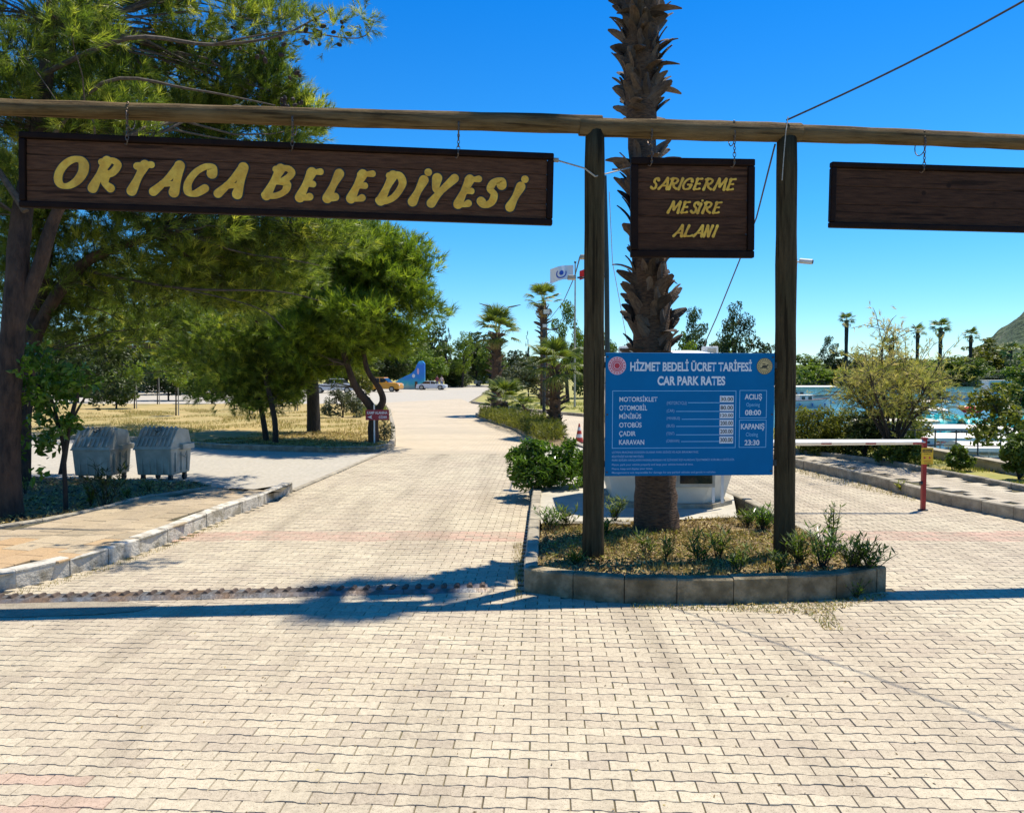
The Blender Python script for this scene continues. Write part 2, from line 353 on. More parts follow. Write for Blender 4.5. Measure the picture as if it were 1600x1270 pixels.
HARB = [(8.9, 13.2), (9.05, 16.0), (8.5, 20.5), (9.6, 30), (14, 50), (27, 95), (58, 190), (85, 212), (150, 216), (290, 222), (1500, 240)]
gp = [(-1500, -120), (1500, -120), (1500, 8.0), (9.6, 9.0)] + HARB + [(1500, 1600), (-1500, 1600)]
tag(sheet('ground', gp, -.05, M['ground']), 'dry earth ground reaching the horizon', kind='structure')
# harbour bank
b = MB(); pts = [(9.6, 9.0)] + HARB
for i in range(len(pts)-1):
    (x1, y1), (x2, y2) = pts[i], pts[i+1]
    b.add([(x1, y1, -.05), (x2, y2, -.05), (x2+.5, y2-.3, -2.4), (x1+.5, y1-.3, -2.4)], [(0, 1, 2, 3)])
tag(b.build('harbour_bank', M['quay']), 'concrete bank dropping from the ground to the harbour water', kind='structure')
def water_mat():
    m, t, bb, out = nodes('harbour_water')
    bb.inputs['Base Color'].default_value = (.07, .20, .20, 1); bb.inputs['Roughness'].default_value = .12; bb.inputs['Specular IOR Level'].default_value = .5
    geo = t.nodes.new('ShaderNodeNewGeometry'); mp = t.nodes.new('ShaderNodeMapping'); mp.inputs['Scale'].default_value = (.6, 1.6, 1); t.links.new(geo.outputs['Position'], mp.inputs[0])
    n = N(t, 'ShaderNodeTexNoise', Scale=1.6, Detail=4); t.links.new(mp.outputs[0], n.inputs['Vector'])
    bp = N(t, 'ShaderNodeBump', Strength=.6, Distance=.15); t.links.new(n.outputs[0], bp.inputs['Height']); t.links.new(bp.outputs[0], bb.inputs['Normal'])
    return m
WZ = -1.6
tag(sheet('water', [(5, 5), (1500, 5), (1500, 260), (5, 260)], WZ, water_mat()), 'rippled blue green harbour water', kind='structure')
tag(sheet('harbour_bed', [(5, 5), (1500, 5), (1500, 260), (5, 260)], -2.45, M['soil']), 'dark mud under the harbour water', kind='structure')

# --- island in the middle (raised bed in front, long median behind)
KT = .22
ISL_L = [g(819, 924), g(820, 900), g(829, 820), g(834, 768), (.55, 17.5), g(834, 692), g(804, 672), g(770, 661), g(743, 652)]
ISL_R = [(0.1, 34.2), (1.5, 30), (1.75, 26), (1.6, 22), (1.95, 18), (3.0, 14), (3.42, 11.5), (3.5, 9.5), g(1384, 922)]
ISL_F = [g(1384, 922), g(1323, 935), g(1190, 942), g(1102, 943), g(974, 942), g(877, 933), g(819, 924)]
V2 = lambda p: Vector((p[0], p[1]))
isl = [V2(p) for p in ISL_L] + [V2(p) for p in ISL_R] + [V2(p) for p in ISL_F[1:-1]]
# --- left and right boundaries of the paved road
LK = [g(0, 925), g(130, 893), g(240, 857), g(350, 811), g(405, 791), g(457, 768)]   # left kerb foot
LK = [Vector((LK[0].x - 7.5, LK[0].y - 3.6, 0)), Vector((LK[0].x-3.5, LK[0].y - 1.6, 0))] + LK
LKF = [g(618, 697), g(618, 674), g(610, 642), g(600, 629)]                            # grass island kerb
RK = [(7.9, 3.0), (7.35, 7.5), tuple(g(1600, 814))[:2], tuple(g(1499, 794))[:2], tuple(g(1430, 778))[:2], tuple(g(1370, 760))[:2], tuple(g(1312, 746))[:2], tuple(g(1241, 730))[:2], (5.6, 21), (5.0, 28), (3.4, 35), tuple(g(836, 644))[:2], tuple(g(736, 630))[:2]]
# sheets: sandy joint bed (near), far road (textured)
YF = 19.0
road_poly = [(-30, 1.0), (30, 1.0), (30, 3.0)] + [(p[0], p[1]) for p in RK] + [(-4, 60)] + [(p.x, p.y) for p in LKF[::-1]] + [(LK[-1].x, LK[-1].y)] + [(p.x, p.y) for p in LK[::-1][1:]] + [(-30, 2.0)]
def clip_y(poly, y0, above=True):
    out = []; n = len(poly)
    for i in range(n):
        p, q = poly[i], poly[(i+1) % n]
        ip = (p[1] >= y0) == above; iq = (q[1] >= y0) == above
        if ip: out.append((p[0], p[1]))
        if ip != iq:
            t = (y0 - p[1]) / (q[1] - p[1]); out.append((p[0] + t*(q[0]-p[0]), y0))
    return out
paving = thing('paved_road', None, None, kind='structure')
paving['label'] = 'road of interlocking bone shaped concrete pavers'
far = clip_y(road_poly, YF); near = clip_y(road_poly, YF, False)
sheet('joint_sand', near, -.010, M['joint'], parent=paving)
sheet('far_paving', far, 0.0, M['farroad'], parent=paving)
tag(sheet('plaza', [(-70, 47.5), (-8.6, 47.5), (-3, 50), (-2.4, 130), (-70, 130)], -.004, M['lot']), 'pale open parking surface far down the road', kind='structure')

# --- pavers
LP, WP = .205, .092
def bone(a=LP/2 - .0018, w1=WP/2 + .0055, w0=WP/2 - .0070, ch=.0028, zt=0.0, zb=-.009):
    w1 -= .0; xs = [-a, -.60*a, -.36*a, .36*a, .60*a, a]; ws = [w1-.002, w1-.002, w0, w0, w1-.002, w1-.002]
    ring = [(x, -wv) for x, wv in zip(xs, ws)] + [(x, wv) for x, wv in zip(xs[::-1], ws[::-1])]
    top = [(x * (1 - ch/a), y * (1 - ch/.045), zt) for x, y in ring]; out = [(x, y, zb) for x, y in ring]
    return np.array(top + out, dtype=np.float32), ring
bco, ring = bone()
NR = 12
fa = math.radians(-2.8); ca, sa = math.cos(fa), math.sin(fa)
ux = np.array([ca, sa]); uy = np.array([-sa, ca])
ii, jj = np.meshgrid(np.arange(-60, 60), np.arange(20, 230))
cx = (ii + .5*(jj % 2)) * LP; cy = jj * WP
X = cx*ux[0] + cy*uy[0] + .0; Y = cx*ux[1] + cy*uy[1]
X, Y, jr = X.ravel(), Y.ravel(), jj.ravel()
keep = (Y > 2.9) & (Y < YF + .1) & (np.abs(X) < Y*.74 + 1.6) & inpoly(X, Y, road_poly) & ~inpoly(X, Y, [(p.x, p.y) for p in isl])
X, Y, jr = X[keep], Y[keep], jr[keep]
n = len(X)
tint = RNG.random(n) * .94
pinkrow = ((Y > 9.1) & (Y < 9.65)); tint[pinkrow] = .97 + .03*RNG.random(pinkrow.sum())
corner = ((X < -1.9) & (Y < 3.75)); tint[corner & (RNG.random(n) < .5)] = .985
jx = (RNG.random(n)-.5)*.003; jy = (RNG.random(n)-.5)*.002; jz = -RNG.random(n)*.0028; ja = (RNG.random(n)-.5)*.02
tlx = (RNG.random(n)-.5)*.02; tly = (RNG.random(n)-.5)*.035
dist = np.hypot(X, Y); vis = (np.abs(X) < Y*.667 + .05) & (Y > 3.35)
order = np.argsort(np.where(vis, dist, 1e9)); first = order[:300]; isfirst = np.zeros(n, bool); isfirst[first] = True
def paver_mesh():
    fs = [tuple(range(NR))] + [(i, i+NR, (i+1) % NR + NR, (i+1) % NR) for i in range(NR)]
    me = bpy.data.meshes.new('paver'); me.from_pydata([tuple(map(float, v)) for v in bco], [], fs); me.materials.append(M['paver']); return me
pm = paver_mesh()
for k in first:
    o = bpy.data.objects.new('paver', pm); link(o); o.parent = paving
    o.location = (float(X[k]+jx[k]), float(Y[k]+jy[k]), float(jz[k])); o.rotation_euler = (float(tly[k]), float(tlx[k]), float(fa+ja[k])); o['tint'] = float(tint[k])
rest = np.where(~isfirst)[0]
c = np.cos(fa + ja[rest])[:, None]; s_ = np.sin(fa + ja[rest])[:, None]
bx, by, bz = bco[:, 0][None], bco[:, 1][None], bco[:, 2][None]
PX = X[rest][:, None]+jx[rest][:, None] + bx*c - by*s_; PY = Y[rest][:, None]+jy[rest][:, None] + bx*s_ + by*c
PZ = jz[rest][:, None] + bz - tlx[rest][:, None]*bx + tly[rest][:, None]*by
co = np.stack([PX, PY, PZ], -1).reshape(-1, 3)
nv = 2*NR; m_ = len(rest); base = (np.arange(m_) * nv)[:, None]
# top as quads: (0,1,10,11)(1,2,9,10)(2,3,8,9)(3,4,7,8)(4,5,6,7)
tops = [(0,1,10,11),(1,2,9,10),(2,3,8,9),(3,4,7,8),(4,5,6,7)]
sides = [(i, i+NR, (i+1) % NR + NR, (i+1) % NR) for i in range(NR)]
fl = np.array(tops + sides)[None] + base[:, :, None]
me = npmesh('paver_field', co, fl.reshape(-1, 4), np.repeat(tint[rest], len(tops)+len(sides)))
o = npobj('paver_field', me, M['paver_stuff'], paving); o['kind'] = 'stuff'

# --- kerbs: every stone its own part
def kerb_run(label, pts, wid, hgt, slen, m, side=1, z0=0.0, name='kerb', jit=.006):
    """pts: foot line of the visible face; the stone body lies on 'side' (+1 left of travel)"""
    pts = [Vector((p[0], p[1])) for p in pts]
    L = [0]
    for i in range(1, len(pts)): L.append(L[-1] + (pts[i]-pts[i-1]).length)
    def pos(s):
        s = max(0, min(L[-1], s))
        for i in range(1, len(pts)):
            if s <= L[i] + 1e-9:
                t = (s - L[i-1]) / max(1e-9, L[i]-L[i-1]); return pts[i-1].lerp(pts[i], t)
        return pts[-1]
    def nrm(s):
        d = (pos(s+.15) - pos(s-.15)).normalized(); return Vector((-d.y, d.x)) * side
    root = thing(name, None, None, (pts[0].x, pts[0].y, z0), kind='structure'); root['label'] = label
    s = 0.0
    while s < L[-1] - .08:
        l = min(slen * random.uniform(.9, 1.1), L[-1] - s)
        if L[-1] - s - l < .12: l = L[-1] - s
        a, bq = s + .004, s + l - .004
        pa, pb, na, nb = pos(a), pos(bq), nrm(a), nrm(bq)
        dz = random.uniform(-jit, jit); of = random.uniform(-jit, jit)
        c = .014; mb = MB(); O = Vector((pts[0].x, pts[0].y, z0))
        prof = [(0, -.05), (0, hgt-c), (c, hgt), (wid-c, hgt), (wid, hgt-c), (wid, -.05)]
        va = [Vector((pa.x + na.x*(u+of), pa.y + na.y*(u+of), z0 + z + (dz if z > 0 else 0))) - O for u, z in prof]
        vb = [Vector((pb.x + nb.x*(u+of), pb.y + nb.y*(u+of), z0 + z + (dz if z > 0 else 0))) - O for u, z in prof]
        k = len(prof); fs = [(i, i+1, k+i+1, k+i) for i in range(k-1)] + [tuple(range(k))[::-1], tuple(range(k, 2*k))]
        mb.add(va + vb, fs); me = mb.mesh('kerb_stone'); me.materials.append(m)
        bm = bmesh.new(); bm.from_mesh(me); bmesh.ops.recalc_face_normals(bm, faces=bm.faces); bm.to_mesh(me); bm.free()
        o = bpy.data.objects.new('kerb_stone', me); link(o); o.parent = root
        s += l
    return root
P2 = lambda l: [(p[0], p[1]) for p in l]
kerb_run('old kerb stones with shade put into their dark colour along the front of the raised planting bed', P2(ISL_F[::-1]), .15, KT, .50, M['kerb_shade'], 1)
kerb_run('pale kerb stones along the road side of the raised planting bed', P2(ISL_L[:4]), .13, KT, .60, M['kerb'], -1)
kerb_run('pale kerb stones along the long median with the palms', P2(ISL_L[3:]), .13, .20, .8, M['kerb'], -1)
kerb_run('kerb stones along the far side of the median by the booth', P2(ISL_R), .13, .20, .8, M['kerb'], -1)
kerb_run('whitewashed kerb stones along the left pavement', P2(LK), .15, .17, .52, M['kerb_white'], 1)
kerb_run('concrete kerb stones along the right pavement by the barrier', P2(RK[:9]), .14, .18, .55, M['kerb'], -1)
kerb_run('far kerb stones curving along the right hand lawn', P2(RK[8:]), .14, .14, 1.2, M['kerb'], -1)
GI = [(-24, 25.3), tuple(g(190, 689))[:2], tuple(g(350, 703))[:2], tuple(g(537, 708))[:2], tuple(g(590, 707))[:2], tuple(g(612, 702))[:2], tuple(g(618, 695))[:2], tuple(g(618, 674))[:2], tuple(g(610, 642))[:2]]
kerb_run('pale kerb stones around the dry grass island with the pines', GI, .14, .15, .9, M['kerb'], 1)

# bed fills
b1 = [V2(p) for p in (ISL_F[::-1])]
bed_poly = [(.17, 6.95)] + [(p.x + (0), p.y + .1) for p in b1[1:-1]] + [(3.3, 7.1), (3.38, 9.3), g(1150, 806, .2), g(848, 817, .2)]
tag(sheet('planting_bed', P2(bed_poly), .16, M['soil'], cuts=4, noise=.05), 'dry soil of the raised planting bed under the gate', kind='structure')
bk = [g(848, 817, .2), g(940, 817, .2), g(985, 818, .2)]
tag(MB().tube([p + Vector((0, 0, -.0)) for p in bk], .025, 4).build('bed_edging', M['kerb']), 'thin concrete edging between the bed and the pale slab', kind='structure')
slab_poly = [g(846, 817, .2), g(1152, 806, .2), (3.3, 11.4), (2.9, 13.9), (1.9, 17.8), (1.6, 19), (.66, 19), (.6, 14), (.34, 13.0)]
tag(sheet('booth_slab', P2(slab_poly), .185, M['concrete']), 'pale concrete slab the white booth stands on', kind='structure')
med_poly = [(.66, 19), (1.6, 19), (1.55, 22), (1.68, 26), (1.42, 30), (.05, 34), (-1.5, 34.5)] + [(p[0]+.12, p[1]) for p in P2(ISL_L)[::-1][1:4]]
tag(sheet('median_bed', med_poly, .15, M['soil'], cuts=2, noise=.05), 'planted soil of the long median', kind='structure')
tag(sheet('grass_island', [(-24, 25.4), (-60, 30), (-60, 47.5), (-8.7, 47.5)] + [(p[0]-.1, p[1]+.06) for p in GI[::-1][:-1]], .11, M['drygrass'], cuts=3, noise=.12), 'dry yellow grass island with pines', kind='structure')
tag(sheet('far_lawn', [(-2.5, 51.5)] + [(p[0]+.1, p[1]+.1) for p in RK[::-1][1:4]] + [(5.1, 28), (5.75, 21), (7.2, 21), (8.4, 20.4), (9.5, 30), (13.8, 50), (26.5, 95), (38, 128), (-2.5, 128)], .10, M['grassgreen']), 'patchy lawn beyond the right hand road', kind='structure')
tag(sheet('back_field', [(-300, 130.0), (-2.4, 130), (-2.4, 128.1), (38, 128.1), (57, 190), (85, 213), (80, 400), (-300, 400)], -.02, M['grassgreen']), 'field behind the parking surface', kind='structure')
# lot behind the left bed
lot = [P2(LK)[-1], P2(LKF)[0], P2([g(612, 703)])[0], P2([g(590, 708)])[0], P2([g(537, 709)])[0], P2([g(350, 704)])[0], P2([g(190, 690)])[0], (-24, 25.2), (-60, 29.8), (-60, 8), (-9.5, 8.0), (-7.5, 10)]
lot = [P2(LK)[-1]] + [P2([g(618, 699)])[0]] + lot[2:9] + [(-60, 9.5), (-9.6, 9.5), P2([g(0, 700+52)])[0]]
tag(sheet('gravel_lot', lot, .02, M['lot']), 'pale gravel service yard under the two bins', kind='structure')

# left pavement, slabs
SW_IN = [V2(p) for p in LK]
back = [(-16, 6.2), tuple(g(-200, 850, .17))[:2], tuple(g(0, 823, .17))[:2], tuple(g(79, 811, .17))[:2], tuple(g(150, 797, .17))[:2], tuple(g(205, 782, .17))[:2], tuple(g(256, 772, .17))[:2], tuple(g(339, 761, .17))[:2], tuple(g(440, 766, .17))[:2]]
sw_poly = P2(LK) + back[::-1]
pav = thing('pavement', None, None, kind='structure'); pav['label'] = 'left pavement of beige and orange square slabs'
sheet('slab_bed', sw_poly, .145, M['joint'], parent=pav)
def slab_mesh(lx, ly, t=.02, ch=.006):
    return MB().add([(-lx+ch,-ly+ch,0),(lx-ch,-ly+ch,0),(lx-ch,ly-ch,0),(-lx+ch,ly-ch,0),(-lx,-ly,-ch),(lx,-ly,-ch),(lx,ly,-ch),(-lx,ly,-ch),(-lx,-ly,-t),(lx,-ly,-t),(lx,ly,-t),(-lx,ly,-t)],
        [(0,1,2,3)] + [(4+i,4+(i+1)%4,(i+1)%4,i) for i in range(4)] + [(8+i,8+(i+1)%4,4+(i+1)%4,4+i) for i in range(4)]).mesh('slab')
def slabs(parent, poly, ang, lx, ly, z, off, orange=None, name='slab', m=None, maxn=300, shrinkpoly=None):
    me = slab_mesh(lx/2-.0045, ly/2-.0045); me.materials.append(m or M['slab']); xs = [p[0] for p in poly]; ys = [p[1] for p in poly]
    ux = Vector((math.cos(ang), math.sin(ang))); uy = Vector((-math.sin(ang), math.cos(ang))); c0 = Vector(off); lst = []
    for i in range(-90, 90):
        for j in range(-90, 90):
            p = c0 + ux*((i + .5*(j % 2))*lx) + uy*(j*ly)
            if not (min(xs) < p.x < max(xs) and min(ys) < p.y < max(ys)) or p.y < 2: continue
            if abs(p.x) > p.y*.70+.8: continue
            ok = all(inpoly(np.array([p.x + sx*ux.x*lx*.36 + sy*uy.x*ly*.36]), np.array([p.y + sx*ux.y*lx*.36 + sy*uy.y*ly*.36]), poly)[0] for sx in (-1, 1) for sy in (-1, 1))
            if ok: lst.append((p.length, p, i, j))
    lst.sort(key=lambda q: q[0])
    for _, p, i, j in lst[:maxn]:
        o = bpy.data.objects.new(name, me); link(o); o.parent = parent; o.location = (p.x, p.y, z + random.uniform(-.003, .002))
        o.rotation_euler = (random.uniform(-.008, .008), random.uniform(-.008, .008), ang + random.uniform(-.006, .006))
        t = random.uniform(0, .77)
        if orange and orange(p, i, j): t = random.uniform(.82, 1)
        o['tint'] = t
d0 = (V2(LK[5]) - V2(LK[2])); ang = math.atan2(d0.y, d0.x)
slabs(pav, sw_poly, ang, .34, .34, .168, LK[2][:2], orange=lambda p, i, j: (p.y < 8.4 and random.random() < .6) or random.random() < .05)
# left bed of soil
lb = [back[1], back[2], back[3], back[4], back[5], back[6], (back[7][0], back[7][1]+.02), tuple(g(300, 756, .1))[:2], tuple(g(130, 752, .1))[:2], tuple(g(0, 750, .1))[:2], (-16, 11.0)]
tag(sheet('tree_bed', lb, .13, M['soil'], cuts=4, noise=.06), 'leaf strewn soil bed at the foot of the left pines', kind='structure')
kerb_run('low kerb stones between the left pavement and the tree bed', [back[2], back[3], back[4], back[5], back[6], back[7]], .09, .19, .5, M['kerb'], 1, z0=.0)
kerb_run('low kerb stones closing the tip of the tree bed by the bins', [back[7], tuple(g(325, 757, .1))[:2], tuple(g(300, 755, .1))[:2], tuple(g(130, 751, .1))[:2], tuple(g(0, 749, .1))[:2]], .08, .15, .5, M['kerb'], 1, z0=.0)

# right pavement
off = Vector((.14, .0)); RS_B = [(8.9, 7.5), tuple(g(1600, 766, .18))[:2], tuple(g(1475, 742, .18))[:2], tuple(g(1370, 723, .18))[:2], tuple(g(1241, 706, .18))[:2], (6.3, 21)]
rs_poly = [(RK[i][0]+.13, RK[i][1]) for i in range(1, 9)] + RS_B[::-1]
pav2 = thing('pavement', None, None, kind='structure'); pav2['label'] = 'right pavement of pale concrete slabs beyond the barrier'
sheet('slab_bed', rs_poly, .155, M['joint'], parent=pav2)
SL2 = [(0, (.53,.46,.34)), (1, (.44,.38,.28))]; M['slab2'] = paver_mat('pale_sidewalk_slab', 'OBJECT', SL2)
d1 = Vector(RK[3]) - Vector(RK[2]); slabs(pav2, rs_poly, math.atan2(d1.y, d1.x) + math.pi/2, .40, .20, .18, RK[4], m=M['slab2'], maxn=300)
kerb_run('kerb stones between the right pavement and the harbour grass strip', RS_B, .10, .26, .6, M['kerb'], -1)
wall_pts = [(9.35, 9.0), (9.15, 12.0), tuple(g(1569, 740, .2))[:2], tuple(g(1454, 716, .2))[:2], (8.75, 19.5), (8.3, 21.5)]
strip = [(p[0]+.09, p[1]) for p in RS_B] + [(8.3, 21.2)] + [(p[0], p[1]) for p in wall_pts[::-1][1:]] + [(9.3, 7.5)]
tag(sheet('grass_strip', strip, .20, M['grassgreen'], cuts=3, noise=.05), 'narrow strip of thin grass along the harbour wall', kind='structure')
def wall_run(label, pts, wid, z0, z1, m):
    root = thing('harbour_wall', label, 'wall', (pts[0][0], pts[0][1], z0)); b = MB(); c = MB()
    P = [Vector((p[0], p[1], 0)) for p in pts]
    for i in range(len(P)-1):
        d = (P[i+1]-P[i]).normalized(); nn = Vector((d.y, -d.x, 0)) * wid
        q = [P[i], P[i+1], P[i+1]+nn, P[i]+nn]; b.prism([(v.x, v.y) for v in q][::-1] if True else q, z0-.3, z1-.05)
        e = nn.normalized()*.03; c.prism([(v.x, v.y) for v in (P[i]-e, P[i+1]-e, P[i+1]+nn+e, P[i]+nn+e)][::-1], z1-.05, z1)
    b.build('wall_body', m, root, world=True); c.build('coping', M['kerb'], root, world=True); return root
wall_run('low concrete harbour wall behind the grass strip', wall_pts, .22, .15, .40, M['quay'])

# sand on the road by the bump strip
sp_ = [g(-60, 942), g(60, 938), g(190, 941), g(250, 945), g(215, 955), g(150, 960), g(40, 964), g(-60, 966)]
tag(sheet('sand', P2(sp_), .004, M['sand']), 'patch of washed sand beside the steel strip', kind='stuff')

# --- hill
def hill():
    from mathutils import noise as mn
    nx, ny = 150, 70; co = []
    for j in range(ny):
        for i in range(nx):
            y = 560 + j * 8.0; sl = .555 + i * .0042; x = y * sl; q = (sl - .562) / .1017          # q is 1 where the slope leaves the frame
            e = 0 if q < 0 else 85 * (1.12 * q if q < 1 else 1.12 + .9*(1-math.exp(-(q-1)*.8)))
            dy = (y - 830) / 275; z = e * .69 * max(0, 1 - dy*dy)
            z += (mn.noise(Vector((x*.012, y*.012, 1))) * 9 + mn.noise(Vector((x*.04, y*.04, 5))) * 5 + mn.noise(Vector((x*.12, y*.12, 9)))*3) * min(1, z/22)
            co.append((x, y, z - 3))
    f = [(j*nx+i, j*nx+i+1, (j+1)*nx+i+1, (j+1)*nx+i) for j in range(ny-1) for i in range(nx-1)]
    m, t, b, out = nodes('wooded_rocky_hill'); geo = t.nodes.new('ShaderNodeNewGeometry')
    n1 = N(t, 'ShaderNodeTexNoise', Scale=.05, Detail=8, Roughness=.7); t.links.new(geo.outputs['Position'], n1.inputs['Vector'])
    r = ramp(t, n1.outputs[0], [(.45, (.035,.06,.025)), (.56, (.07,.10,.04)), (.66, (.15,.14,.10)), (.76, (.24,.21,.18))]); t.links.new(r.outputs[0], b.inputs['Base Color']); b.inputs['Roughness'].default_value = 1
    n2 = N(t, 'ShaderNodeTexNoise', Scale=.16, Detail=6); t.links.new(geo.outputs['Position'], n2.inputs['Vector'])
    bp = N(t, 'ShaderNodeBump', Strength=1, Distance=6); t.links.new(n2.outputs[0], bp.inputs['Height']); t.links.new(bp.outputs[0], b.inputs['Normal'])
    o = npobj('hill', npmesh('hill', co, f, smooth=True), m); tag(o, 'wooded rocky hill rising on the far right', kind='structure')
hill()

q_ = [Vector((P2(LK)[-1][0], P2(LK)[-1][1], .012)), Vector((g(618, 699).x, g(618, 699).y, .012))]
d_ = (q_[1]-q_[0]).normalized(); n_ = Vector((-d_.y, d_.x, 0)); ek = thing('kerb', None, None, tuple(q_[0]), kind='structure'); ek['label'] = 'flush concrete edging between the road and the gravel yard'
k = int((q_[1]-q_[0]).length/.5)
for i in range(k):
    a_ = q_[0] + d_*(i*.5+.004); b_ = q_[0] + d_*(i*.5+.496); MB().prism([(v.x, v.y) for v in (a_-n_*.05, b_-n_*.05, b_+n_*.05, a_+n_*.05)], -.06, .026).build('kerb_stone', M['kerb'], ek, world=True)

# ------------------------------------------------------------------ gate
BY = lambda x: 7.57 + .07*(x - .80)                    # the line the gate stands on
def gate_pt(px, py, off=0.0):                          # point on the gate's own vertical plane
    r = ray(px, py); Yv = (7.57 - .07*.80 + off) / (1 - .07*r.x/r.y); t = Yv / r.y
    return Vector((r.x*t, Yv, H + r.z*t))
gate = thing('timber_gate', 'tall gate of round timber posts carrying a long log beam over the road', 'gate', tuple(g(926, 872, .16)))
def log(name, pts, rad, m, parent, n=14, seg=14):
    P = [Vector(p) for p in pts]; d = (P[-1]-P[0]); L = d.length; q = d.to_track_quat('Z', 'Y'); root = bpy.data.objects.new(name, None)
    b = MB(); k = seg; vs = []
    for i in range(k+1):
        t = i/k; idx = t*(len(P)-1); i0 = min(int(idx), len(P)-2); f = idx-i0
        pt = P[i0].lerp(P[i0+1], f) - P[0]; lp = q.inverted() @ pt
        r = rad[0] + (rad[-1]-rad[0])*t if len(rad) == 2 else rad[i0]*(1-f)+rad[i0+1]*f
        r *= 1 + .03*math.sin(i*2.1) + random.uniform(-.015, .015)
        for j in range(n):
            a = 2*math.pi*j/n; rr = r*(1 + .035*math.sin(3*a+i*.3))
            vs.append((lp.x + rr*math.cos(a), lp.y + rr*math.sin(a), lp.z))
    fs = [(i*n+j, i*n+(j+1) % n, (i+1)*n+(j+1) % n, (i+1)*n+j) for i in range(k) for j in range(n)] + [tuple(range(n))[::-1], tuple(range(k*n, (k+1)*n))]
    b.add(vs, fs); me = b.mesh(name); me.materials.append(m); me.polygons.foreach_set('use_smooth', [True]*(len(me.polygons)-2) + [False]*2)
    o = bpy.data.objects.new(name, me); link(o); o.parent = parent; o.location = P[0] - parent.location; o.rotation_mode = 'QUATERNION'; o.rotation_quaternion = q
    return o
p1t, p2t = gate_pt(930, 206), gate_pt(1229, 216)
p1b = gate_pt(926, 880); p2b = gate_pt(1226, 876)
log('post', [p1b - Vector((0,0,.12)), p1t], [.108, .094], M['wood_post'], gate)
log('post', [p2b - Vector((0,0,.12)), p2t], [.104, .10], M['wood_post'], gate)
log('beam', [gate_pt(-330, 153), gate_pt(0, 168), gate_pt(460, 182), gate_pt(940, 196)], [.072, .074, .084, .09], M['wood_beam'], gate, seg=30)
log('beam', [gate_pt(905, 198, -.01), gate_pt(1100, 205), gate_pt(1250, 208)], [.085, .098, .092], M['wood_beam'], gate, seg=12)
log('beam', [gate_pt(1180, 206, .02), gate_pt(1420, 215), gate_pt(1600, 223), gate_pt(1900, 236)], [.09, .078, .074, .07], M['wood_beam'], gate, seg=20)

def panel(name, label, cat, TL, TR, hgt):
    TL, TR = Vector(TL), Vector(TR); W = (TR-TL).length; ex = (TR-TL).normalized(); ey = Vector((-ex.y, ex.x, 0)).normalized(); ez = ex.cross(ey)
    c = TL + ex*W/2 - ez*hgt; o = thing(name, label, cat)
    o.matrix_basis = Matrix(((ex.x, ey.x, ez.x, c.x), (ex.y, ey.y, ez.y, c.y), (ex.z, ey.z, ez.z, c.z), (0, 0, 0, 1)))
    return o, W, hgt
def hanging_sign(label, TL, TR, hgt, nplank, chains, fw=.055, group=None):
    root, W, Hh = panel('hanging_sign', label, 'sign', TL, TR, hgt); root['group'] = 'dark timber signs hanging from the beam'
    x0, x1 = -W/2, W/2
    for (a, b_, c, d) in ((x0, x1, Hh-fw, Hh), (x0, x1, 0, fw), (x0, x0+fw, fw+.001, Hh-fw-.001), (x1-fw, x1, fw+.001, Hh-fw-.001)):
        MB().box(a, b_, -.045, .02, c, d).build('frame_bar', M['sign_frame'], root, bevel=.012)
    ph = (Hh - 2*fw) / nplank
    for i in range(nplank):
        y = random.uniform(-.002, .002)
        MB().box(x0+fw+.0015, x1-fw-.0015, -.018+y, .012, fw + i*ph + .002, fw + (i+1)*ph - .002).build('plank', M['sign_wood'], root, bevel=.003, seg=1)
    for px, pyt in chains:                              # chain over the beam and down to a hook in the frame
        top = root.matrix_basis.inverted() @ gate_pt(px, pyt, -.11); c = MB(); z = top.z + .02; i = 0; zb = Hh - .06
        while z > zb:
            r = .020 if (i % 7 != 3) else .03
            Mx = Matrix.Rotation(math.pi/2, 4, 'X') @ Matrix.Rotation((i % 2)*math.pi/2*.8 + .2, 4, 'Y'); Mx = Matrix.Rotation((i % 2)*1.3, 4, 'Z') @ Matrix.Rotation(math.pi/2, 4, 'X') @ Matrix.Diagonal((.62, 1, 1, 1))
            c.torus((top.x, -.075 if z < top.z - .03 else -.06, z), r*.8, .0055, Mx, 10, 5); z -= r*1.5; i += 1
        c.tube([(top.x, -.075, zb+.02), (top.x, -.07, zb-.01), (top.x-.012, -.055, zb-.03), (top.x-.03, -.05, zb-.02)], .006, 6)
        c.torus((top.x, 0.0, top.z-.095), .094, .005, Matrix.Rotation(math.pi/2, 4, 'Y'), 16, 5)
        c.build('chain', M['chain'], root)
    return root, W, Hh

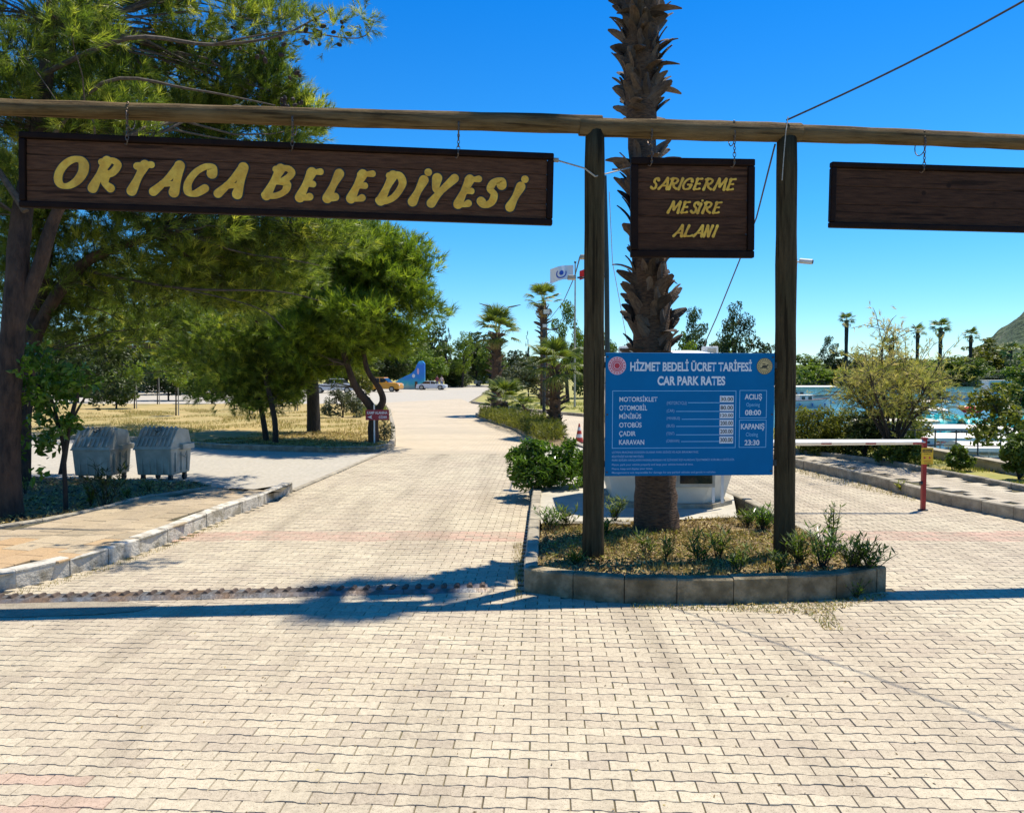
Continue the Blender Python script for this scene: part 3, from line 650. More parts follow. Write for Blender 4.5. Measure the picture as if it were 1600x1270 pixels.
def catmull(P, closed, n=7):
    P = [Vector(p) for p in P]; k = len(P); out = []
    rng = range(k) if closed else range(k-1)
    for i in rng:
        if closed: a, b, c, d = P[(i-1) % k], P[i], P[(i+1) % k], P[(i+2) % k]
        else: a, b, c, d = P[max(i-1, 0)], P[i], P[i+1], P[min(i+2, k-1)]
        for s in range(n):
            t = s/n; out.append(.5*((2*b) + (c-a)*t + (2*a-5*b+4*c-d)*t*t + (3*b-a-3*c+d)*t*t*t))
    if not closed: out.append(P[-1])
    return out
E_ = [(.4+.34*math.cos(a), .5+.47*math.sin(a)) for a in [i*math.pi/5 for i in range(10)]]
ARC_C = [(.76,.74),(.66,.95),(.44,.98),(.18,.76),(.08,.38),(.22,.05),(.48,.0),(.74,.2)]
GL = {'O': [(E_, 1)], 'R': [([(.1,0),(.15,.5),(.2,.98)],0),([(.02,.93),(.42,1.0),(.7,.84),(.6,.56),(.25,.47)],0),([(.36,.5),(.5,.2),(.80,.02)],0)],
 'T': [([(.0,.90),(.35,.96),(.85,.97)],0),([(.45,.95),(.38,.5),(.34,0)],0)], 'A': [([(.0,0),(.26,.42),(.5,.98)],0),([(.5,.98),(.62,.5),(.70,0)],0),([(.18,.30),(.64,.30)],0)],
 'C': [(ARC_C,0)], 'B': [([(.1,0),(.15,.5),(.2,.98)],0),([(.03,.95),(.45,1.0),(.70,.82),(.52,.56),(.2,.52)],0),([(.3,.53),(.68,.45),(.74,.18),(.45,.0),(.02,.02)],0)],
 'E': [([(.13,.02),(.15,.5),(.19,.97)],0),([(.06,.95),(.76,1.0)],0),([(.15,.5),(.62,.53)],0),([(.04,.02),(.5,.0),(.78,.06)],0)],
 'L': [([(.13,.02),(.15,.5),(.22,.98)],0),([(.04,.02),(.5,.0),(.72,.08)],0)], 'D': [([(.14,0),(.15,.5),(.19,.98)],0),([(.02,.96),(.45,1.0),(.82,.68),(.72,.2),(.38,.0),(.02,.02)],0)],
 'I': [([(.08,0),(.12,.5),(.16,.98)],0)], 'İ': [([(.08,0),(.12,.4),(.16,.84)],0),([(.20,1.14),(.205,1.15)],2)], 'Y': [([(.02,.98),(.16,.6),(.4,.45)],0),([(.84,1),(.45,.45),(.26,0)],0)],
 'S': [([(.72,.82),(.56,.99),(.26,.9),(.24,.64),(.56,.42),(.6,.12),(.34,-.01),(.04,.14)],0)], 'G': [(ARC_C[:-1]+[(.70,.1),(.76,.4)],0),([(.48,.42),(.80,.42)],0)],
 'M': [([(.0,0),(.1,.5),(.2,.98)],0),([(.2,.98),(.42,.3)],0),([(.42,.3),(.78,.98)],0),([(.78,.98),(.82,.5),(.86,0)],0)], 'N': [([(.02,0),(.12,.98)],0),([(.12,.98),(.56,.02)],0),([(.56,.02),(.70,.98)],0)]}
def ribbon(mb, P, closed, wd, y0, y1, dot=False):
    k = len(P); Lf = []; Rt = []
    for i, p in enumerate(P):
        d = (P[(i+1) % k] - P[(i-1) % k]) if closed else (P[min(i+1, k-1)] - P[max(i-1, 0)])
        d = d.normalized() if d.length > 1e-9 else Vector((0, 1)); nn = Vector((-d.y, d.x)); t = i/(k-1)
        ww = wd * (.70 + .40*abs(d.y)**1.5) * (1.0 + (.16*math.cos(2*math.pi*t) if not closed else .10*math.sin(2*math.pi*t+1)))
        Lf.append(p + nn*ww/2); Rt.append(p - nn*ww/2)
    def V(p, y): return (p.x, y, p.y)
    n = len(P); vs = [V(p, y1) for p in Lf] + [V(p, y1) for p in Rt] + [V(p, y0) for p in Lf] + [V(p, y0) for p in Rt]; fs = []
    for i in range(n if closed else n-1):
        j = (i+1) % n; fs += [(i, j, n+j, n+i), (2*n+i, 2*n+j, j, i), (n+i, n+j, 3*n+j, 3*n+i)]
    mb.add(vs, fs)
    if not closed:
        for e, p, a in ((0, P[0], Lf[0]), (1, P[-1], Lf[-1])):
            r = (a-p); m_ = 10; ang0 = math.atan2(r.y, r.x); sgn = 1 if e == 0 else -1
            arc = [p + Vector((math.cos(ang0 + sgn*math.pi*q/m_), math.sin(ang0 + sgn*math.pi*q/m_))) * r.length for q in range(m_+1)]
            vs = [V(q, y1) for q in arc] + [V(q, y0) for q in arc]
            mb.add(vs, [tuple(range(m_+1))] + [(q, q+1, m_+2+q, m_+1+q) for q in range(m_)])
def letter(parent, ch, x0, x1, z0, h, wd, shear=.34, ybase=-.02, m=('gold', 'black_paint')):
    gl = GL[ch]; strokes = []
    for P, kind in gl:
        Q = catmull(P, kind == 1) if len(P) > 2 or kind == 1 else [Vector(P[0]), Vector(P[0]).lerp(Vector(P[1]), .5), Vector(P[1])]
        strokes.append(([Vector((q.x + shear*q.y*h/(x1-x0)*.0, q.y)) for q in Q], kind))
    sh = shear*h
    xs = [q.x for Q, _ in strokes for q in Q]; mn, mx = min(xs), max(xs)
    core = max((x1-x0) - sh - wd, .12*h) if ch not in 'Iİ' else .08*h
    def lay(core, xo): return [[Vector((xo + (q.x-mn)/(mx-mn)*core + shear*q.y*h, z0 + wd*.4 + q.y*(h-wd*.8))) for q in Q] for Q, _ in strokes]
    for _ in range(4):
        A = [p.x for R in lay(core, 0) for p in R]; width = max(A)-min(A)+wd*1.1
        if ch not in 'Iİ': core = max(.1*h, core + (x1-x0) - width)
    A = [p.x for R in lay(core, 0) for p in R]; xo = (x0+x1)/2 - (max(A)+min(A))/2
    mb = MB()
    for i, (R, (Q, kind)) in enumerate(zip(lay(core, xo), strokes)):
        w_ = wd*(1.15 if kind == 2 else 1)
        if kind == 2: R = [R[0], R[0] + Vector((.001, 0)), R[0]+Vector((.002, 0))]
        mb.mi = 1; ribbon(mb, R, kind == 1, w_*1.30, ybase, ybase-.003 - i*.0004)
        mb.mi = 0; ribbon(mb, R, kind == 1, w_, ybase-.002, ybase-.0085 - i*.0009)
    return mb.build('letter', [M[m[0]], M[m[1]]], parent)

s1, W1, H1 = hanging_sign('long dark timber sign with yellow letters ORTACA BELEDİYESİ', gate_pt(32, 207), gate_pt(865, 241), .69, 4, [(196, 163), (456, 173), (717, 181)], fw=.06)
def sx(px, a=32, b=865, W=W1): return -W/2 + (px-a)/(b-a)*W
spec = [('O',83,136),('R',135,187),('T',194,238),('A',227,281),('C',279,331),('A',326,379),('B',398,454),('E',451,499),('L',494,529),('E',531,581),('D',577,629),('İ',629,672),('Y',661,712),('E',702,751),('S',741,788),('İ',786,828)]
for ch, a, b_ in spec:
    t = (a-83)/745; letter(s1, ch, sx(a), sx(b_), .135 + .03*(1-t)*1.0 + random.uniform(-.006, .006), .325 - .025*t + random.uniform(-.008, .008), .076)
s2, W2, H2 = hanging_sign('small square dark timber sign reading SARIGERME MESİRE ALANI', gate_pt(985, 247), gate_pt(1178, 250), .965, 5, [(1020, 190), (1150, 192)], fw=.07)
def word(parent, txt, x0, x1, z, h, wd):
    ws = [(.35 if c in 'Iİ' else .78 if c == 'S' else (1.15 if c == 'M' else .9)) for c in txt]; tot = sum(ws); x = x0
    for c, q in zip(txt, ws):
        l = q/tot*(x1-x0); letter(parent, c, x + l*.02, x + l*(1.16 if c not in 'Iİ' else 1.5), z, h, wd, .27); x += l*(.83 if c == 'S' else 1.0)
kz = H2/ (405-248)
for txt, a, b_, yb in (('SARIGERME', 1014, 1150, 298.5), ('MESİRE', 1040, 1128, 335.5), ('ALANI', 1049, 1118, 372.5)):
    word(s2, txt, sx(a, 985, 1178, W2), sx(b_, 985, 1178, W2), (405-yb)*kz, .122, .024)
s3, W3, H3 = hanging_sign('dark timber sign without letters on the right end of the beam', gate_pt(1297, 254), gate_pt(2120, 280), .645, 3, [(1449, 208), (1980, 226)], fw=.055)

# ------------------------------------------------------------------ blue tariff board
bt, WB, HB = panel('tariff_board', 'blue car park rates board fixed between the two gate posts', 'sign', gate_pt(946, 551, -.03), gate_pt(1210, 552, -.03), 1.215)
MB().box(-WB/2, WB/2, -.012, .0, 0, HB).build('panel', M['board_blue'], bt, bevel=.002, seg=1)
for z in (.12, HB-.12): MB().box(-WB/2-.05, WB/2+.05, .002, .03, z-.03, z+.03).build('rail', M['dark_metal'], bt)
for x in (-WB/2+.02, WB/2-.02):
    for z in (.04, HB/2, HB-.04): MB().cyl((x, -.012, z), (x, -.017, z), .009, 8).build('bolt', M['dark_metal'], bt)
_cap = {}
def text(parent, s, x0, x1, z0, cap, m, y=-.0128, bold=0.0, name='lettering', italic=0.0, th=.0006):
    cu = bpy.data.curves.new('lettering', 'FONT'); cu.body = s; cu.size = 1; cu.offset = bold; cu.shear = italic; cu.fill_mode = 'FRONT' if True else 'BOTH'
    to = bpy.data.objects.new('tmp_text', cu); link(to); dg = bpy.context.evaluated_depsgraph_get(); me = bpy.data.meshes.new_from_object(to.evaluated_get(dg))
    bpy.data.objects.remove(to); bpy.data.curves.remove(cu)
    co = np.empty(len(me.vertices)*3, dtype=np.float32); me.vertices.foreach_get('co', co); co = co.reshape(-1, 3)
    capr = .729; mn, mx = co[:, 0].min(), co[:, 0].max()
    nx = x0 + (co[:, 0]-mn)/(mx-mn)*(x1-x0); nz = z0 + co[:, 1]/capr*cap
    me.vertices.foreach_set('co', np.stack([nx, np.full(len(nx), y), nz], -1).astype(np.float32).ravel()); me.update()
    me.name = name; me.materials.clear(); me.materials.append(m); o = bpy.data.objects.new(name, me); link(o); o.parent = parent
    return o
ku, kv = WB/1400, HB/1020
U = lambda z: -WB/2 + (z-90)*ku
V_ = lambda z: (1140-z)*kv
def bt_text(s, x0, x1, ytop, ybase, m='board_white', bold=0.0): text(bt, s, U(x0), U(x1), V_(ybase), (ybase-ytop)*kv, M[m], bold=bold)
bt_text('HİZMET BEDELİ ÜCRET TARİFESİ', 292, 1298, 196, 268, bold=.030)
bt_text('CAR PARK RATES', 517, 1077, 312, 384, bold=.035)
for s, x1, a, b_ in (('MOTORSİKLET', 517, 483, 522), ('OTOMOBİL', 433, 553, 594), ('MİNİBÜS', 384, 624, 663), ('OTOBÜS', 388, 695, 735), ('ÇADIR', 340, 766, 806), ('KARAVAN', 411, 837, 878)):
    bt_text(s, 205, x1, a, b_, bold=.012)
for s, x1, a, b_, lx, ly in (('(MOTORCYCLE)', 760, 520, 547, 770, 532), ('(CAR)', 658, 585, 610, 672, 604), ('(MINIBUS)', 704, 648, 672, 720, 669), ('(BUS)', 660, 710, 735, 674, 729), ('(TENT)', 660, 774, 799, 674, 799), ('(CARAVAN)', 703, 836, 860, 717, 855)):
    bt_text(s, 595, x1, a, b_, 'board_dim')
    MB().box(U(lx), U(1035), -.0130, -.0122, V_(ly+2.5), V_(ly-2.5)).build('line', M['board_cyan'], bt)
for s, x0, a, b_ in (('30.00', 1037, 474, 530), ('80.00', 1037, 545, 603), ('120.00', 1037, 612, 664), ('200.00', 1037, 673, 732), ('200.00', 1037, 742, 801), ('300.00', 1033, 812, 873)):
    MB().box(U(1035), U(1150), -.0138, -.0122, V_(b_-1), V_(a+1)).build('price_plate', M['board_white'], bt)
    text(bt, s, U(1041), U(1144), V_(b_-14), (b_-a-26)*kv, M['price_black'], y=-.0146, bold=.02)
def box_outline(x0, x1, y0, y1, t=4.5):
    b = MB()
    for (a, c, d, e) in ((x0, x1, y0, y0+t), (x0, x1, y1-t, y1), (x0, x0+t, y0+t, y1-t), (x1-t, x1, y0+t, y1-t)): b.box(U(a), U(c), -.0130, -.0122, V_(e), V_(d))
    b.build('border', M['board_cyan'], bt)
box_outline(147, 1171, 432, 910); box_outline(1199, 1428, 428, 661); box_outline(1199, 1428, 675, 908)
bt_text('AÇILIŞ', 1243, 1387, 460, 503, bold=.02); bt_text('Opening', 1257, 1370, 532, 563, 'board_cyan'); bt_text('08:00', 1247, 1381, 592, 635, bold=.02)
bt_text('KAPANIŞ', 1214, 1411, 707, 753, bold=.02); bt_text('Closing', 1257, 1358, 780, 813, 'board_cyan'); bt_text('23:30', 1247, 1371, 843, 887, bold=.02)
for s, x1, y in (('LÜTFEN ARACINIZI DÜZGÜN OLARAK PARK EDİNİZ VE AÇIK BIRAKMAYINIZ.', 865, 950), ('BİLETİNİZİ KAYBETMEYİNİZ.', 411, 985), ('PARK EDİLEN ARAÇLARIN HASARLARINDAN VE İÇİNDEKİ EŞYALARDAN İŞLETMEMİZ SORUMLU DEĞİLDİR.', 1165, 1015),
                 ('Please, park your vehicle properly and keep your vehicle locked all time.', 820, 1052), ('Please, keep and display your ticket.', 485, 1086), ('Management is not responsible for damage for any parked vehicles and goods in vehicles.', 1010, 1118)):
    bt_text(s, 148, x1, y-16, y, 'board_dim', bold=.01)
def disc(parent, cx, cz, r, y, m, name='emblem', n=28, ri=0):
    b = MB()
    if ri: 
        vs = [(cx+r*math.cos(2*math.pi*i/n), y, cz+r*math.sin(2*math.pi*i/n)) for i in range(n)] + [(cx+ri*math.cos(2*math.pi*i/n), y, cz+ri*math.sin(2*math.pi*i/n)) for i in range(n)]
        b.add(vs, [(i, (i+1) % n, n+(i+1) % n, n+i) for i in range(n)])
    else: b.add([(cx+r*math.cos(2*math.pi*i/n), y, cz+r*math.sin(2*math.pi*i/n)) for i in range(n)], [tuple(range(n))])
    return b.build(name, m, parent)
ex_, ez_, er = U(184), V_(227), 73*ku
disc(bt, ex_, ez_, er, -.0126, M['emblem_pink'])
for k in range(16):
    a = 2*math.pi*k/16; disc(bt, ex_+er*.83*math.cos(a), ez_+er*.83*math.sin(a), er*.085, -.0130, M['emblem_red'], 'emblem_star', 5)
disc(bt, ex_, ez_, er*.66, -.0130, M['emblem_red'], ri=er*.58); disc(bt, ex_, ez_, er*.50, -.0130, M['emblem_red'], ri=er*.40)
disc(bt, ex_, ez_, er*.30, -.0134, M['emblem_red'])
ex_, ez_, er = U(1405), V_(228), 68*ku
disc(bt, ex_, ez_, er, -.0126, M['emblem_brown']); disc(bt, ex_, ez_, er*.94, -.0130, M['emblem_gold'])
b = MB()
for k in range(22):
    a = 2*math.pi*k/22; c_, s_ = math.cos(a), math.sin(a); r0, r1 = er*.70, er*.88
    b.add([(ex_+c_*r0-s_*.003, -.0134, ez_+s_*r0+c_*.003), (ex_+c_*r1-s_*.003, -.0134, ez_+s_*r1+c_*.003), (ex_+c_*r1+s_*.003, -.0134, ez_+s_*r1-c_*.003), (ex_+c_*r0+s_*.003, -.0134, ez_+s_*r0-c_*.003)], [(0,1,2,3)])
b.build('emblem_marks', M['emblem_brown'], bt); disc(bt, ex_, ez_, er*.62, -.0134, M['emblem_brown'], ri=er*.58)
b = MB()
for (x, z, rx, rz) in ((.0, -.05, .34, .20), (.38, .12, .12, .10), (-.36, -.22, .16, .07), (.30, -.28, .14, .07), (-.1, .28, .22, .06)):
    b.add([(ex_+er*(x+rx*math.cos(2*math.pi*i/12)), -.0138-.0001*x, ez_+er*(z+rz*math.sin(2*math.pi*i/12))) for i in range(12)], [tuple(range(12))])
b.build('emblem_animal', M['emblem_brown'], bt)

# ------------------------------------------------------------------ ropes, cable, camera
rg = thing('rope', 'thin pale rope from the long sign round the post to the palm', 'rope', tuple(gate_pt(868, 250)))
a_, b_, c_, d_ = gate_pt(868, 250), gate_pt(913, 263, -.1), gate_pt(945, 274, .1), at(985, 262, 8.75)
MB().tube([a_, b_, gate_pt(930, 276, -.12), gate_pt(946, 272, 0), d_], .008, 6).build('rope_line', M['rope'], rg, world=True)
MB().cyl(a_ - Vector((.03, .0, 0)), a_ + Vector((.03, 0, -.004)), .022, 8).build('knob', M['galv'], rg, world=True)
ct = gate_pt(1229, 188, -.02)
cb = thing('cable', 'thick dark cable running from the gate up over the road to the right', 'cable', tuple(ct))
pts = []; e = Vector((4.6, 4.9, 7.9)); e = at(1568, 0, 6.2); e2 = e + (e-ct)*.8
for i in range(13):
    t = i/12; p = ct.lerp(e2, t); p.z -= .10*math.sin(math.pi*t); pts.append(p)
MB().tube(pts, .009, 6).build('cable_line', M['cable'], cb, world=True)
MB().tube([ct + Vector((0,-.04,.02)), gate_pt(1228, 205, -.12), gate_pt(1225, 240, -.13), gate_pt(1222, 282, -.14)], .005, 5).build('loose_end', M['rope'], cb, world=True)
gy = thing('guy_wire', 'dark slack wire from the gate beam down behind the small sign', 'wire', tuple(gate_pt(1210, 226)))
MB().tube([gate_pt(1211, 226, .05), at(1182, 340, 9.2), at(1155, 408, 10.2), at(1120, 495, 11.4), at(1094, 553, 12.2)], .009, 6).build('wire_line', M['cable'], gy, world=True)
w2 = thing('guy_wire', 'thin pale wire slanting down beside the green lamp pole', 'wire', tuple(at(950, 380, 13)))
MB().tube([at(952, 300, 13), at(957, 410, 13), at(984, 556, 13)], .006, 5).build('wire_line', M['rope'], w2, world=True)
cc = thing('security_camera', 'white security camera on the right gate post', 'camera', tuple(gate_pt(1243, 409)), .0)
p = gate_pt(1243, 409)
MB().box(-.02, .01, -.03, .03, -.03, .03).build('mount', M['white_paint'], cc, bevel=.004)
MB().tube([(.0, 0, 0), (.045, -.02, -.005), (.06, -.03, .0)], .009, 8).build('arm', M['white_paint'], cc)
dr = Vector((.8, -.55, -.16)).normalized(); q0 = Vector((.035, -.015, .006))
MB().cyl(q0, q0 + dr*.125, .026, 12).build('housing', M['white_paint'], cc, smooth=False, bevel=.003)
MB().cyl(q0 + dr*.1252, q0 + dr*.13, .02, 12).build('lens', M['glass'], cc)

# ------------------------------------------------------------------ booth
bb0 = g(1054, 793, .185); by = bb0.y + .78
booth = thing('booth', 'small white octagonal ticket booth behind the tariff board', 'booth', (bb0.x, by, .185))
def octo(r, c=.30):
    k = r*c*1.0; a = r; return [(-a+k, -a), (a-k, -a), (a, -a+k), (a, a-k), (a-k, a), (-a+k, a), (-a, a-k), (-a, -a+k)]
R_ = .86
MB().prism(octo(R_, .42), 0, .06).build('plinth', M['kerb'], booth)
# walls slightly splayed at the foot as in the photo
def loft(rings, name, m, parent, **k):
    b = MB(); n = len(rings[0][0]); vs = [(x, y, z) for pts, z in rings for x, y in pts]
    b.add(vs, [(i*n+j, i*n+(j+1) % n, (i+1)*n+(j+1) % n, (i+1)*n+j) for i in range(len(rings)-1) for j in range(n)] + [tuple(range(n))[::-1], tuple(range((len(rings)-1)*n, len(rings)*n))]); return b.build(name, m, parent, **k)
loft([(octo(R_*.90, .5), .06), (octo(R_, .42), .45), (octo(R_, .42), 1.93)], 'wall', M['cream_paint'], booth)
loft([(octo(R_+.12, .42), 1.93), (octo(R_+.12, .42), 2.03), (octo(R_*.5, .42), 2.13)], 'roof', M['white_paint'], booth)
for (x0, x1) in ((.05, .48), (-.45, -.02)):
    MB().box(x0-.04, x1+.04, -R_-.015, -R_+.02, .29, 1.74).build('window_frame', M['galv'], booth, bevel=.004)
    MB().box(x0, x1, -R_-.022, -R_-.005, .34, 1.68).build('window', M['glass'], booth)
for s_ in (-1, 1):
    MB().box(min(s_*R_-.02*s_, s_*R_+.015*s_), max(s_*R_-.02*s_, s_*R_+.015*s_), -.42, .42, .85, 1.74).build('window_frame', M['galv'], booth)
    MB().box(min(s_*R_, s_*R_+.022*s_), max(s_*R_, s_*R_+.022*s_), -.37, .37, .90, 1.68).build('window', M['glass'], booth)
for x in (-.52, .50, .62): MB().box(x-.018, x+.018, -R_-.012, -R_+.01, .08, 1.9).build('batten', M['white_paint'], booth)
for k, (x, y) in enumerate(((.60, .1), (-.6, .0))):
    t = thing('roof_box', ('square white box on the right side of the booth roof', 'square white box on the left side of the booth roof')[k], 'box', (bb0.x+x, by+y-.3, 2.215))
    MB().box(-.09, .09, -.12, .12, .0, .16).build('casing', M['white_paint'], t, bevel=.01); MB().box(-.06, .06, -.125, -.12, .03, .13).build('grille', M['galv'], t)

# ------------------------------------------------------------------ barrier
pb = g(1442, 797); bar = thing('road_barrier', 'white lifting barrier with red marks resting on a dark red post', 'barrier', tuple(pb))
Lb = 3.15
MB().tube([(-Lb, 0, .985), (.0, 0, 1.0)], [.054, .040], 4).build('boom', M['white_paint'], bar, bevel=.006)
for i, px in enumerate((1290, 1359, 1433)):
    x = (at(px, 692, pb.y)).x - pb.x; rr = .040 + (-x/Lb)*.014
    MB().box(x-.075, x+.075 - .0, -rr*.76-.004, -rr*.70, .985-.016, .985+.018).build('red_mark', M['red_tape'], bar)
MB().box(-.028, .028, -.03, .03, 0, 1.04).build('support_post', M['red_paint'], bar, bevel=.006)
MB().box(-.036, .036, -.035, .035, 1.04, 1.065).build('post_cap', M['red_paint'], bar)
MB().cyl((0, 0, 0), (0, 0, .012), .07, 14).build('foot_plate', M['dark_metal'], bar)
MB().cyl((-.03, -.01, .40), (-.06, -.01, .40), .03, 10).build('lock', M['dark_metal'], bar)
bs = thing('warning_sign', 'small yellow notice DİKKAT on the barrier post', 'sign', (pb.x+.02, pb.y-.045, .68))
MB().box(-.085, .085, -.004, 0, 0, .24).build('plate', M['yellow_sign'], bs)
MB().box(-.070, .070, -.0065, -.0042, .175, .215).build('header', M['black_paint'], bs)
text(bs, 'DİKKAT', -.06, .06, .184, .02, M['yellow_sign'], y=-.0075, bold=.02)
text(bs, 'OTOMATİK', -.052, .052, .145, .016, M['price_black'], y=-.0048, bold=.02); text(bs, 'BARİYER', -.052, .052, .040, .015, M['red_tape'], y=-.0048, bold=.02); text(bs, 'YAVAŞ', -.048, .048, .014, .015, M['price_black'], y=-.0048, bold=.02)
for x in (-.035, .04): MB().add([(x-.018, -.005, .075), (x+.02, -.005, .095), (x-.018, -.005, .115)], [(0, 1, 2)]).build('arrow', M['emblem_red'], bs)
bp = at(1150, 690, pb.y + .06)
hs_ = thing('barrier_drive', 'cabinet that lifts the white barrier, mostly hidden by the blue board', 'cabinet', (pb.x - Lb, pb.y + .02, 0.0))
MB().box(-.14, .14, .08, .36, .0, .95).build('cabinet', M['white_paint'], hs_, bevel=.01); MB().cyl((0, -.03, .985), (0, .2, .985), .04, 12).build('hub', M['dark_metal'], hs_); MB().box(-.16, .16, .06, .38, .95, 1.09).build('hood', M['red_paint'], hs_, bevel=.01)

# ------------------------------------------------------------------ steel strip across the road
sa_, sb_ = g(-60, 939), g(762, 919)
strip_ = thing('traffic_spike_strip', 'worn steel strip with rows of teeth across the left lane', 'speed strip', tuple(sa_))
dd = (sb_-sa_); Ls = dd.length; strip_.rotation_euler = (0, 0, math.atan2(dd.y, dd.x)); sw = .125
M['strip_metal'] = mat('worn_strip_steel', (.20,.21,.22), (.09,.075,.06), 9, .5, .3, 40, metal=.5, big=.7, bigc=(.25,.15,.08), bigscale=3)
M['strip_rust'] = mat('rusty_strip_tooth', (.12,.08,.055), (.05,.035,.025), 20, .8, .4, 60, tint=.3)
loft_pts = [(-sw, 0), (-sw+.05, .028), (sw-.05, .028), (sw, 0)]
nseg = 6
for i in range(nseg):
    x0, x1 = Ls*i/nseg + .002, Ls*(i+1)/nseg - .002; b = MB()
    b.add([(x0, y, z) for y, z in loft_pts] + [(x1, y, z) for y, z in loft_pts], [(0,4,5,1),(1,5,6,2),(2,6,7,3),(0,1,2,3),(7,6,5,4)]); b.build('plate', M['strip_metal'], strip_)
tm = MB(); tm.add([(-.028,-.055,.0285),(.028,-.055,.0285),(.028,.055,.0285),(-.028,.055,.0285),(-.006,-.045,.05),(.018,-.045,.05),(.018,.045,.05),(-.006,.045,.05)], [(4,5,6,7),(0,1,5,4),(1,2,6,5),(2,3,7,6),(3,0,4,7)])
tmm = tm.mesh('tooth'); tmm.materials.append(M['strip_rust']); nt_ = int(Ls/.118)
for i in range(nt_):
    o = bpy.data.objects.new('tooth', tmm); link(o); o.parent = strip_; o.location = (.07 + i*Ls/nt_, random.uniform(-.004, .004), 0); o.rotation_euler = (0, 0, random.uniform(-.08, .08) - .1)

# ------------------------------------------------------------------ bins
def make_bin(label, loc, rz):
    r = thing('waste_container', label, 'bin', loc, rz, 'grey metal waste containers side by side')
    w_, d_, z0, z1 = .345, .36, .14, .60
    # body tapering to the bottom with pressed ribs
    b = MB(); b.add([(-w_*.96,-d_*.86,z0),(w_*.96,-d_*.86,z0),(w_*.96,d_*.86,z0),(-w_*.96,d_*.86,z0),(-w_,-d_,z1),(w_,-d_,z1),(w_,d_,z1),(-w_,d_,z1)], [(3,2,1,0),(0,1,5,4),(1,2,6,5),(2,3,7,6),(3,0,4,7)])
    b.build('body', M['galv'], r, bevel=.02)
    rb = MB()
    for x in (-.22, -.08, .05, .17, .28): rb.box(x-.012, x+.012, -d_*.93-.012, -d_*.86+.01, z0+.03, z1-.05)
    for y in (-.2, 0, .2): rb.box(w_*.97, w_+.012, y-.02, y+.02, z0+.05, z1-.06)
    rb.build('ribs', M['galv'], r, bevel=.004)
    MB().box(-w_-.02, w_+.02, -d_-.02, d_+.02, z1, z1+.03).build('rim', M['galv'], r, bevel=.008)
    for s in (-1, 1):
        MB().box(s*(w_+.022) - .02, s*(w_+.022)+.03*s + .02, -.06, .34, .58, .68).build('trunnion', M['galv'], r, bevel=.01)
        MB().tube([(s*(w_+.03), .1, .50), (s*(w_+.07), .02, .44), (s*(w_+.03), -.06, .50)], .012, 8).build('handle', M['galv'], r)
    # domed lid sloping to the front
    prof = [(-d_-.012, z1+.03), (-d_-.005, z1+.06), (-d_+.10, .80), (-d_+.225, .955), (-.06, .985), (d_*.7, .93), (d_, z1+.03)]
    n = len(prof); vs = [(-w_-.005, y, z) for y, z in prof] + [(w_+.005, y, z) for y, z in prof]
    MB().add(vs, [(i, n+i, n+i+1, i+1) for i in range(n-1)] + [tuple(range(n)), tuple(range(n, 2*n))[::-1]]).build('lid', M['galv'], r, bevel=.008)
    lr = MB()
    for k in range(8):
        x = -.29 + k*.083
        for (i0, i1) in ((1, 2), (2, 4)):
            for q in range(i0, i1):
                (ya, za), (yb, zb) = prof[q], prof[q+1]; nn = Vector((0, -(zb-za), (yb-ya))).normalized()*.026
                if q == 2 and 1 <= k <= 6: ya, za = ya + (yb-ya)*.25, za + (zb-za)*.25
                A, B = Vector((0, ya, za)), Vector((0, yb, zb)); X0, X1 = Vector((x-.016, 0, 0)), Vector((x+.016, 0, 0))
                lr.add([A+X0, A+X1, B+X1, B+X0, A+X0+nn, A+X1+nn, B+X1+nn, B+X0+nn], [(4,5,6,7),(0,1,5,4),(1,2,6,5),(2,3,7,6),(3,0,4,7)])
    lr.build('lid_ribs', M['galv'], r, bevel=.004)
    MB().torus((.0, -d_+.2, .955), .055, .008, Matrix.Rotation(.75, 4, 'X'), 16, 6).build('lid_ring', M['dark_metal'], r)
    for (x, y) in ((-.26, -.24), (.26, -.24), (-.26, .24), (.26, .24)):
        wv = MB().cyl((x-.02, y, .06), (x+.02, y, .06), .06, 14).build('wheel', M['rubber'], r)
        MB().box(x-.03, x+.03, y-.03, y+.035, .075, .145).build('wheel_fork', M['dark_metal'], r)
    return r
p = g(240, 756, .02); bn = make_bin('grey metal waste container with a ring on its ribbed lid, right of two', (p.x, p.y+.42, .022), math.radians(-6))
p = g(144, 757, .02); bn2 = copy_tree(bn); bn2.location = (p.x-.02, p.y+.40, .022); bn2.rotation_euler = (0, 0, math.radians(-3)); bn2['label'] = 'grey metal waste container behind the thin tree, left of two'

# ------------------------------------------------------------------ small red sign, cone
p = g(585, 693, .12); rs = thing('direction_sign', 'small maroon camp sign KAMP ALANINA GİDER with an arrow on a white pole', 'sign', tuple(p), math.radians(4))
kk = p.y/1200
MB().cyl((0, 0, 0), (.0, 0, 1.05), .02, 8).build('pole', M['white_paint'], rs)
x0, x1, z0, z1 = (573-585)*kk, (607-585)*kk+.0, (693-656)*kk+.0, (693-641)*kk
MB().box(x0-.02, x1+.02, -.03, -.02, z0, z1+.02).build('plate', M['red_sign'], rs)
text(rs, 'KAMP ALANINA', x0+.02, x1-.02, z0+.16, .075, M['board_white'], y=-.032, bold=.02); text(rs, 'GİDER', x0+.33, x1-.03, z0+.045, .07, M['board_white'], y=-.032, bold=.02)
MB().add([(x0+.03, -.032, z0+.08), (x0+.16, -.032, z0+.03), (x0+.13, -.032, z0+.08), (x0+.16, -.032, z0+.135)], [(0,1,2,3)]).build('arrow', M['board_white'], rs)
p = g(905, 692, 0); cn = thing('traffic_cone', 'red and white traffic cone standing on the road behind the left gate post', 'cone', tuple(p))
